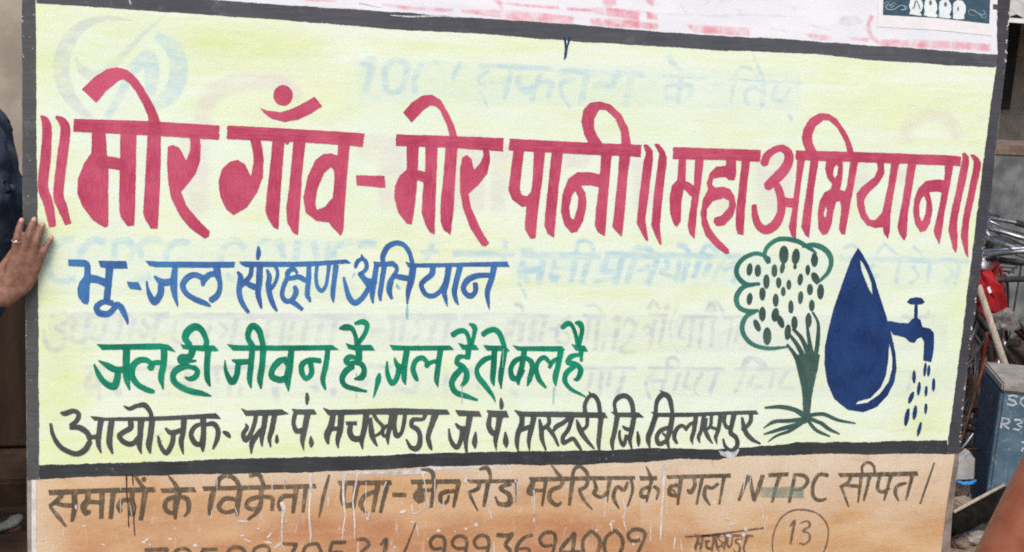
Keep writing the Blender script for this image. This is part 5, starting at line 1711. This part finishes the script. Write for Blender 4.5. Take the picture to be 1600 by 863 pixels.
# charred log with a cane on it, foot of the wall
g1 = Vector(at(1482, 822, .34)); g2 = Vector(at(1560, 784, .50)); g1.z = max(g1.z, .045)
M_CHAR = plain('charred_wood', (.004, .004, .004), (.016, .013, .011), 22, .9, sc=(1, 1, 1), bump=.6, bd=.008, spec=.08)
lg = MB().tube([g1 + (g2 - g1) * k for k in (0, .25, .5, .8, 1.3, 1.9)], [.036, .042, .040, .044, .040, .036], 14).build('charred_log', M_CHAR, None, True)
tag(lg, 'short black charred log lying at the right foot of the wall', 'log')
s1 = Vector(at(1490, 800, .33)); s2 = Vector(at(1556, 765, .5))
tag(MB().tube([s1, s2, s2 + (s2 - s1)], .006, 6).build('cane', M_POLE, None, True), 'thin pale cane lying on top of the charred log', 'cane')
for i, (px, py, Y, s) in enumerate(((1500, 850, .5, .035), (1524, 845, .42, .045), (1545, 838, .46, .03), (1512, 780, .9, .03))):
    q = at(px, py, Y)
    g_ = CAM + (np.array(at(px, py, Y)) - CAM) * (-CAM[2] + .01) / (q[2] - CAM[2])
    o = crumple('stone', (float(g_[0]), float(g_[1]), s * .4), (s, s * .8, s * .6), M_TOPS if i % 2 else M_BROWN, i * 2.2)
    tag(o, ['grey brown stone below the charred log', 'larger pale stone in front of the charred log', 'small brown stone right of the pale one', 'small pale stone beyond the charred log'][i], 'stone', 'stones at the foot of the wall')
# ---------------------------------------------------------------- people
_b = bmesh.new(); bmesh.ops.create_icosphere(_b, subdivisions=2, radius=1.0); ICO = [tuple(v.co) for v in _b.verts]; _b.free()
def remesh(name, groups, voxel, mat, parent, smooth=6, balls=()):
    """groups: lists of (point, radius or (rx,ry,rz)); each group is the convex hull of its balls; everything fused to one surface"""
    me = bpy.data.meshes.new(name + '_hulls'); VV = []; FF = []
    for g in groups:
        b = bmesh.new(); vs = []
        for p, r_ in g:
            rr = (r_, r_, r_) if not hasattr(r_, '__len__') else r_
            vs += [b.verts.new((p[0] + q[0] * rr[0], p[1] + q[1] * rr[1], p[2] + q[2] * rr[2])) for q in ICO]
        res = bmesh.ops.convex_hull(b, input=vs)
        b.verts.ensure_lookup_table(); b.verts.index_update(); off = len(VV)
        VV += [tuple(v.co) for v in b.verts]; FF += [[v.index + off for v in f_.verts] for f_ in set(x for x in res['geom'] if isinstance(x, bmesh.types.BMFace))]
        b.free()
    me.from_pydata(VV, [], FF); me.update()
    o = bpy.data.objects.new(name, me); COL.objects.link(o)
    md = o.modifiers.new('r', 'REMESH'); md.mode = 'VOXEL'; md.voxel_size = voxel
    ms = o.modifiers.new('s', 'SMOOTH'); ms.factor = .5; ms.iterations = smooth
    dg = bpy.context.evaluated_depsgraph_get(); m2 = bpy.data.meshes.new_from_object(o.evaluated_get(dg))
    bpy.data.objects.remove(o); bpy.data.meshes.remove(me)
    m2.name = name; m2.shade_smooth()
    n = link(name, m2, mat, parent)
    if parent: n.matrix_parent_inverse = Matrix.Translation(parent.location).inverted()
    return n

def chain(pts): return [[pts[i], pts[i + 1]] for i in range(len(pts) - 1)]

M_SKIN = plain('brown_skin', (.165, .080, .056), (.265, .140, .102), 70, .5, bump=.6, bd=.0018, detail=6)
M_SKIN2 = plain('warm_brown_skin', (.205, .060, .030), (.28, .095, .052), 30, .5, bump=.12, bd=.001)
M_HAIR = plain('black_hair', (.010, .009, .009), (.03, .026, .024), 60, .5, sc=(1, 1, .2))
M_NAIL = plain('finger_nail', (.42, .25, .20), (.50, .32, .27), 40, .35, bump=0)
M_SILVER = plain('silver', (.75, .74, .72), (.85, .84, .82), 40, .25, 1.0, bump=0)
M_NAVY = plain('dark_navy_shirt_cloth', (.026, .040, .070), (.058, .080, .125), 9, .9, bump=.5, bd=.01, detail=7)
M_TROUS = plain('dark_brown_trouser_cloth', (.028, .020, .014), (.05, .037, .026), 12, .9, bump=.4, bd=.006)
M_SHOE = plain('pale_grey_shoe', (.16, .17, .16), (.26, .27, .26), 20, .6)
M_MAROON = plain('maroon_shirt_cloth', (.12, .02, .025), (.17, .035, .04), 12, .9, bump=.3)
M_EYE = plain('eye_white', (.7, .68, .65), (.75, .73, .7), 10, .3, bump=0)

def head_groups(c, fx, fy):
    """c head centre, (fx, fy) facing direction"""
    F_ = Vector((fx, fy, 0)).normalized(); S_ = Vector((-fy, fx, 0)).normalized(); c = Vector(c); U = Vector((0, 0, 1))
    G = [[(c + U * .03, .078), (c + U * .035 - F_ * .025, .080), (c + F_ * .02 + U * .0, .07)],
         [(c + F_ * .04 - U * .03, .055), (c + F_ * .062 - U * .085, .028), (c - U * .03, .062), (c + F_ * .02 - U * .08 + S_ * .03, .03), (c + F_ * .02 - U * .08 - S_ * .03, .03)],
         [(c + F_ * .088 + U * .012, .009), (c + F_ * .108 - U * .022, .012)], [(c + F_ * .098 - U * .026 + S_ * .01, .009), (c + F_ * .098 - U * .026 - S_ * .01, .009)],
         [(c + F_ * .088 - U * .052 + S_ * .015, .007), (c + F_ * .090 - U * .052 - S_ * .015, .007), (c + F_ * .086 - U * .06, .009)]]
    for s in (-1, 1):
        G.append([(c + S_ * s * .078 + U * .012, .012), (c + S_ * s * .084 - F_ * .008 + U * .02, .014), (c + S_ * s * .078 - U * .025, .009)])
        G.append([(c + F_ * .078 + S_ * s * .02 + U * .03, .010), (c + F_ * .07 + S_ * s * .045 + U * .028, .009)])
    return G
def face_bits(par, c, fx, fy, voxel=.006):
    F_ = Vector((fx, fy, 0)).normalized(); S_ = Vector((-fy, fx, 0)).normalized(); c = Vector(c); U = Vector((0, 0, 1))
    remesh('hair', [[(c + U * .05 - F_ * .02, .086), (c + U * .02 - F_ * .045, .072), (c + U * .075 + F_ * .03, .055)], [(c - F_ * .06 - U * .03, .05), (c - F_ * .04 + U * .03, .07)]], voxel, M_HAIR, par, 3)
    for s in (-1, 1):
        kp(par, MB().ball((c + F_ * .082 + S_ * s * .031 + U * .008).to_tuple(), (.010, .010, .007)).build('eye', M_EYE, None, True))
        kp(par, MB().ball((c + F_ * .0905 + S_ * s * .031 + U * .008).to_tuple(), (.0045, .0045, .0045)).build('iris', M_HAIR, None, True))
        kp(par, MB().tube([c + F_ * .088 + S_ * s * .018 + U * .034, c + F_ * .086 + S_ * s * .034 + U * .039, c + F_ * .076 + S_ * s * .05 + U * .034], .0035, 6).build('eyebrow', M_HAIR))

# ---- the man at the left end: faces the wall end, right hand flat on the painted front
man = empty('person', (-.26, .5, 0))
tag(man, 'man in dark navy shirt resting his ringed right hand on the wall', 'person')
A = lambda px, py, Y=-.020: tuple(float(v) for v in at(px, py, Y))
wr = A(8, 463, -.030)
mcp = [A(24, 399, -.021), A(38, 393, -.023), A(51, 398, -.021), A(60, 411, -.018)]
fing = [
 [(A(24, 399, -.022), .0115), (A(26.5, 374, -.030), .0098), (A(30, 357, -.024), .0088), (A(34, 345, -.015), .0078)],
 [(A(38, 393, -.024), .0120), (A(44.5, 369, -.031), .0100), (A(49.5, 354, -.022), .0088), (A(53.5, 343.5, -.0125), .0078)],
 [(A(51, 398, -.022), .0115), (A(57.5, 376, -.028), .0096), (A(62.5, 362, -.020), .0084), (A(66.5, 352, -.0115), .0074)],
 [(A(60, 411, -.018), .0100), (A(68, 394, -.023), .0084), (A(74.5, 382, -.017), .0074), (A(80, 372, -.0105), .0065)]]
sho = (-.30, .36, 1.235); elb = (-.36, .07, .985)
G = []
G += chain([((-.30, .36, 1.235), .050), ((-.34, .20, 1.11), .044), (elb, .040)])
G += chain([(elb, .038), ((-.24, .035, .945), .038), ((-.15, -.005, .918), .029), (wr, (.026, .020, .026))])
G.append([(wr, (.026, .018, .026)), (A(22, 452, -.026), (.024, .015, .022)), (A(14, 440, -.026), (.020, .014, .020))])
G.append([(A(13, 447, -.026), .0165), (A(30, 455, -.024), .0155), (mcp[0], .0125), (mcp[1], .0130)])
G.append([(A(30, 455, -.024), .0155), (A(40, 448, -.021), .0145), (mcp[1], .0130), (mcp[2], .0125), (mcp[3], .0110)])
G.append([(A(16, 450, -.026), .0155), (A(46, 440, -.020), .0135), (mcp[1], .0125), (mcp[3], .0110)])
for f_ in fing: G += chain(f_)
th = [(A(13, 446, -.018), .015), (A(12, 420, .006), .012), (A(22, 402, .022), .0105), ((A(30, 392, .03)), .009)]
th = [(A(12, 446, -.016), .016), ((-.082, .012, .962), .0125), ((-.066, .036, .985), .0110), ((-.054, .052, 1.006), .0090)]
G += chain(th)
# other arm hanging, torso, neck, legs
G += chain([((-.22, .66, 1.235), .050), ((-.20, .76, 1.05), .042), ((-.18, .78, .96), .040), ((-.12, .76, .84), .034), ((-.08, .72, .745), .024)])
G += [[((-.08, .72, .745), .026), ((-.05, .71, .67), .022), ((-.06, .69, .66), .02)]]
for k in range(4): G += chain([((-.055 + .0 * k, .735 - .018 * k, .665), .010), ((-.045, .735 - .018 * k, .625), .009), ((-.05, .73 - .018 * k, .59 + .004 * abs(k - 1)), .0078)])
G += chain([((-.07, .69, .70), .013), ((-.04, .675, .66), .011), ((-.035, .675, .635), .009)])
G += [[((-.27, .38, 1.22), .055), ((-.24, .64, 1.22), .055), ((-.25, .51, 1.24), .07), ((-.24, .51, 1.0), (.11, .14, .08))],
      [((-.24, .51, 1.02), (.11, .15, .08)), ((-.27, .51, .82), (.10, .14, .08))], [((-.25, .51, 1.25), .055), ((-.34, .53, 1.37), .052)]]
for s, fx_ in ((-1, -.12), (1, -.04)):
    hip = (-.27, .51 + .08 * s, .80); kn = (-.25 + fx_ * .4, .52 + .14 * s, .44); an = (-.27 + fx_, .54 + .26 * s, .09)
    G += chain([(hip, .085), (kn, .055), ((kn[0] * .5 + an[0] * .5 - .02, (kn[1] + an[1]) / 2, .28), .050), (an, .038)])
    G += [[((an[0] - .03, an[1], .045), .035), ((an[0] + .12, an[1], .03), .026), ((an[0] + .17, an[1], .025), .02)]]
hc = (-.355, .54, 1.46)
G += head_groups(hc, .9, -.35)
remesh('body', G, .0034, M_SKIN, man, 5)
face_bits(man, hc, .9, -.35)
sh_ = [[((-.26, .36, 1.255), .078), ((-.22, .66, 1.255), .075), ((-.235, .51, 1.28), .085), ((-.205, .51, 1.06), (.145, .185, .08))],
       [((-.205, .51, 1.08), (.145, .185, .08)), ((-.25, .51, .90), (.130, .180, .08)), ((-.26, .51, .76), (.128, .178, .06))]]
sh_ += chain([((-.29, .36, 1.24), .070), ((-.335, .21, 1.12), .064), ((-.35, .12, 1.03), .060)])
sh_ += chain([((-.22, .66, 1.24), .068), ((-.20, .75, 1.06), .062)])
sh_ += [[((-.175, .42, 1.215), .068), ((-.150, .38, 1.08), .060), ((-.16, .45, .98), .07)]]
so = remesh('shirt', sh_, .008, M_NAVY, man, 6)
for v in so.data.vertices:
    c = v.co; k = mnoise.noise(Vector((c.x * 9, c.y * 9, c.z * 14))) * .016 + mnoise.noise(Vector((c.x * 5, c.y * 5, c.z * 30 + c.x * 30))) * .012
    v.co = c + v.normal * k
tr = []
for s, fx_ in ((-1, -.12), (1, -.04)):
    hip = (-.27, .51 + .08 * s, .80); kn = (-.25 + fx_ * .4, .52 + .14 * s, .44); an = (-.27 + fx_, .54 + .26 * s, .11)
    tr += chain([(hip, .105), (kn, .082), (an, .066)])
tr += [[((-.265, .43, .80), .105), ((-.265, .59, .80), .105), ((-.265, .51, .86), (.12, .16, .05))]]
remesh('trousers', tr, .010, M_TROUS, man, 5)
for s, fx_ in ((-1, -.12), (1, -.04)):
    ax_, ay_ = -.27 + fx_, .54 + .26 * s
    remesh('shoe', [[((ax_ - .04, ay_, .055), .038), ((ax_ + .10, ay_, .042), .028), ((ax_ + .15, ay_, .040), .020)], [((ax_ - .02, ay_, .08), .040), ((ax_ + .02, ay_, .06), .035)]], .006, M_TROUS, man, 3)
    remesh('shoe_sole', [[((ax_ - .05, ay_, .028), (.045, .045, .012)), ((ax_ + .10, ay_, .028), (.045, .048, .012))], [((ax_ + .10, ay_, .028), (.045, .048, .012)), ((ax_ + .158, ay_, .040), (.030, .036, .011)), ((ax_ + .18, ay_, .054), (.014, .024, .010))]], .005, M_SHOE, man, 2)
# nails and ring
for f_ in fing:
    tp = Vector(f_[-1][0]); pv = Vector(f_[-2][0]); r_ = f_[-1][1]; dv = (tp - pv).normalized()
    o = MB().ball((0, 0, 0), (.0052, .0018, .0066)).build('finger_nail', M_NAIL, None, True)
    o.rotation_euler = (math.radians(-28), math.atan2(dv.x, dv.z), 0); o.location = tp + Vector((0, -r_ * .86, .001)) + dv * .001
    kp(man, o)
a = Vector(fing[0][0][0]); b = Vector(fing[0][1][0]); c = Vector(fing[0][2][0])
rg = b + (a - b) * -.0 + (c - b) * .12
kp(man, MB().ring(tuple(b + (a - b) * .10), .0106, .0014, tuple((a - b).normalized()), 24, 8).build('finger_ring', M_SILVER, None, True))
kp(man, MB().ball(tuple(b + (a - b) * .10 + Vector((0, -.0112, 0))), (.0034, .0022, .003)).build('ring_stone', M_SILVER, None, True))

# ---- bystander at the near right, only the bare arm reaches into the picture
by = empty('person', (1.60, -1.82, 0))
tag(by, 'bystander whose bare brown upper arm fills the lower right corner', 'person')
G = []
eR = (1.245, -1.80, .985)
G += chain([((1.395, -1.80, 1.285), .052), ((1.335, -1.80, 1.17), .047), ((1.285, -1.80, 1.07), .0425), (eR, .038)])
G += chain([(eR, .037), ((1.31, -1.775, .93), .038), ((1.40, -1.745, .885), .030), ((1.45, -1.73, .865), .024)])
G += [[((1.45, -1.73, .865), .024), ((1.50, -1.715, .85), .020), ((1.505, -1.712, .875), .019)]]
for k in range(4): G += chain([((1.505 , -1.712 , .88 - .015 * k), .010), ((1.535 , -1.705, .872 - .017 * k), .009), ((1.56, -1.705, .862 - .018 * k), .0078)])
G += chain([((1.465, -1.73, .885), .012), ((1.475, -1.745, .915), .010), ((1.49, -1.755, .93), .009)])
G += chain([((1.80, -1.80, 1.285), .052), ((1.86, -1.80, 1.10), .044), ((1.88, -1.79, .99), .040), ((1.88, -1.75, .86), .034), ((1.87, -1.72, .76), .024)])
G += [[((1.87, -1.72, .76), .024), ((1.87, -1.70, .70), .021), ((1.865, -1.715, .69), .02)]]
for k in range(4): G += chain([((1.87, -1.735 + .018 * k, .69), .010), ((1.868, -1.735 + .018 * k, .65), .009), ((1.86, -1.73 + .018 * k, .62), .0078)])
G += chain([((1.86, -1.69, .72), .013), ((1.85, -1.67, .69), .010)])
G += [[((1.44, -1.81, 1.27), .055), ((1.76, -1.81, 1.27), .055), ((1.60, -1.82, 1.30), .07), ((1.60, -1.82, 1.05), (.15, .10, .08))],
      [((1.60, -1.82, 1.05), (.15, .10, .08)), ((1.60, -1.82, .86), (.14, .10, .08))], [((1.60, -1.82, 1.30), .055), ((1.60, -1.80, 1.42), .05)]]
for s in (-1, 1):
    G += chain([((1.60 + .08 * s, -1.82, .83), .085), ((1.60 + .10 * s, -1.80, .45), .055), ((1.60 + .11 * s, -1.83, .28), .05), ((1.60 + .11 * s, -1.83, .09), .037)])
    G += [[((1.60 + .11 * s, -1.86, .045), .035), ((1.60 + .12 * s, -1.70, .03), .026), ((1.60 + .12 * s, -1.65, .025), .02)]]
hc = (1.60, -1.80, 1.515)
G += head_groups(hc, 0, 1)
remesh('body', G, .005, M_SKIN2, by, 8)
face_bits(by, hc, 0, 1)
remesh('shirt', [[((1.43, -1.81, 1.285), .066), ((1.77, -1.81, 1.285), .066), ((1.60, -1.82, 1.31), .076), ((1.60, -1.82, 1.06), (.175, .125, .08))],
       [((1.60, -1.82, 1.08), (.175, .125, .08)), ((1.60, -1.82, .80), (.172, .125, .06))]] + chain([((1.41, -1.80, 1.29), .066), ((1.365, -1.80, 1.215), .062)]) + chain([((1.80, -1.80, 1.29), .066), ((1.84, -1.80, 1.18), .06)]), .009, M_MAROON, by, 5)
tr = [[((1.52, -1.82, .82), .10), ((1.68, -1.82, .82), .10), ((1.60, -1.82, .88), (.15, .11, .04))]]
for s in (-1, 1): tr += chain([((1.60 + .08 * s, -1.82, .83), .105), ((1.60 + .10 * s, -1.80, .45), .082), ((1.60 + .11 * s, -1.83, .11), .066)])
remesh('trousers', tr, .010, M_NAVY, by, 5)
for s in (-1, 1): remesh('sandal', [[((1.60 + .11 * s, -1.87, .030), (.04, .05, .026)), ((1.60 + .12 * s, -1.64, .022), (.042, .04, .020))]], .006, M_LEATH, by, 2)
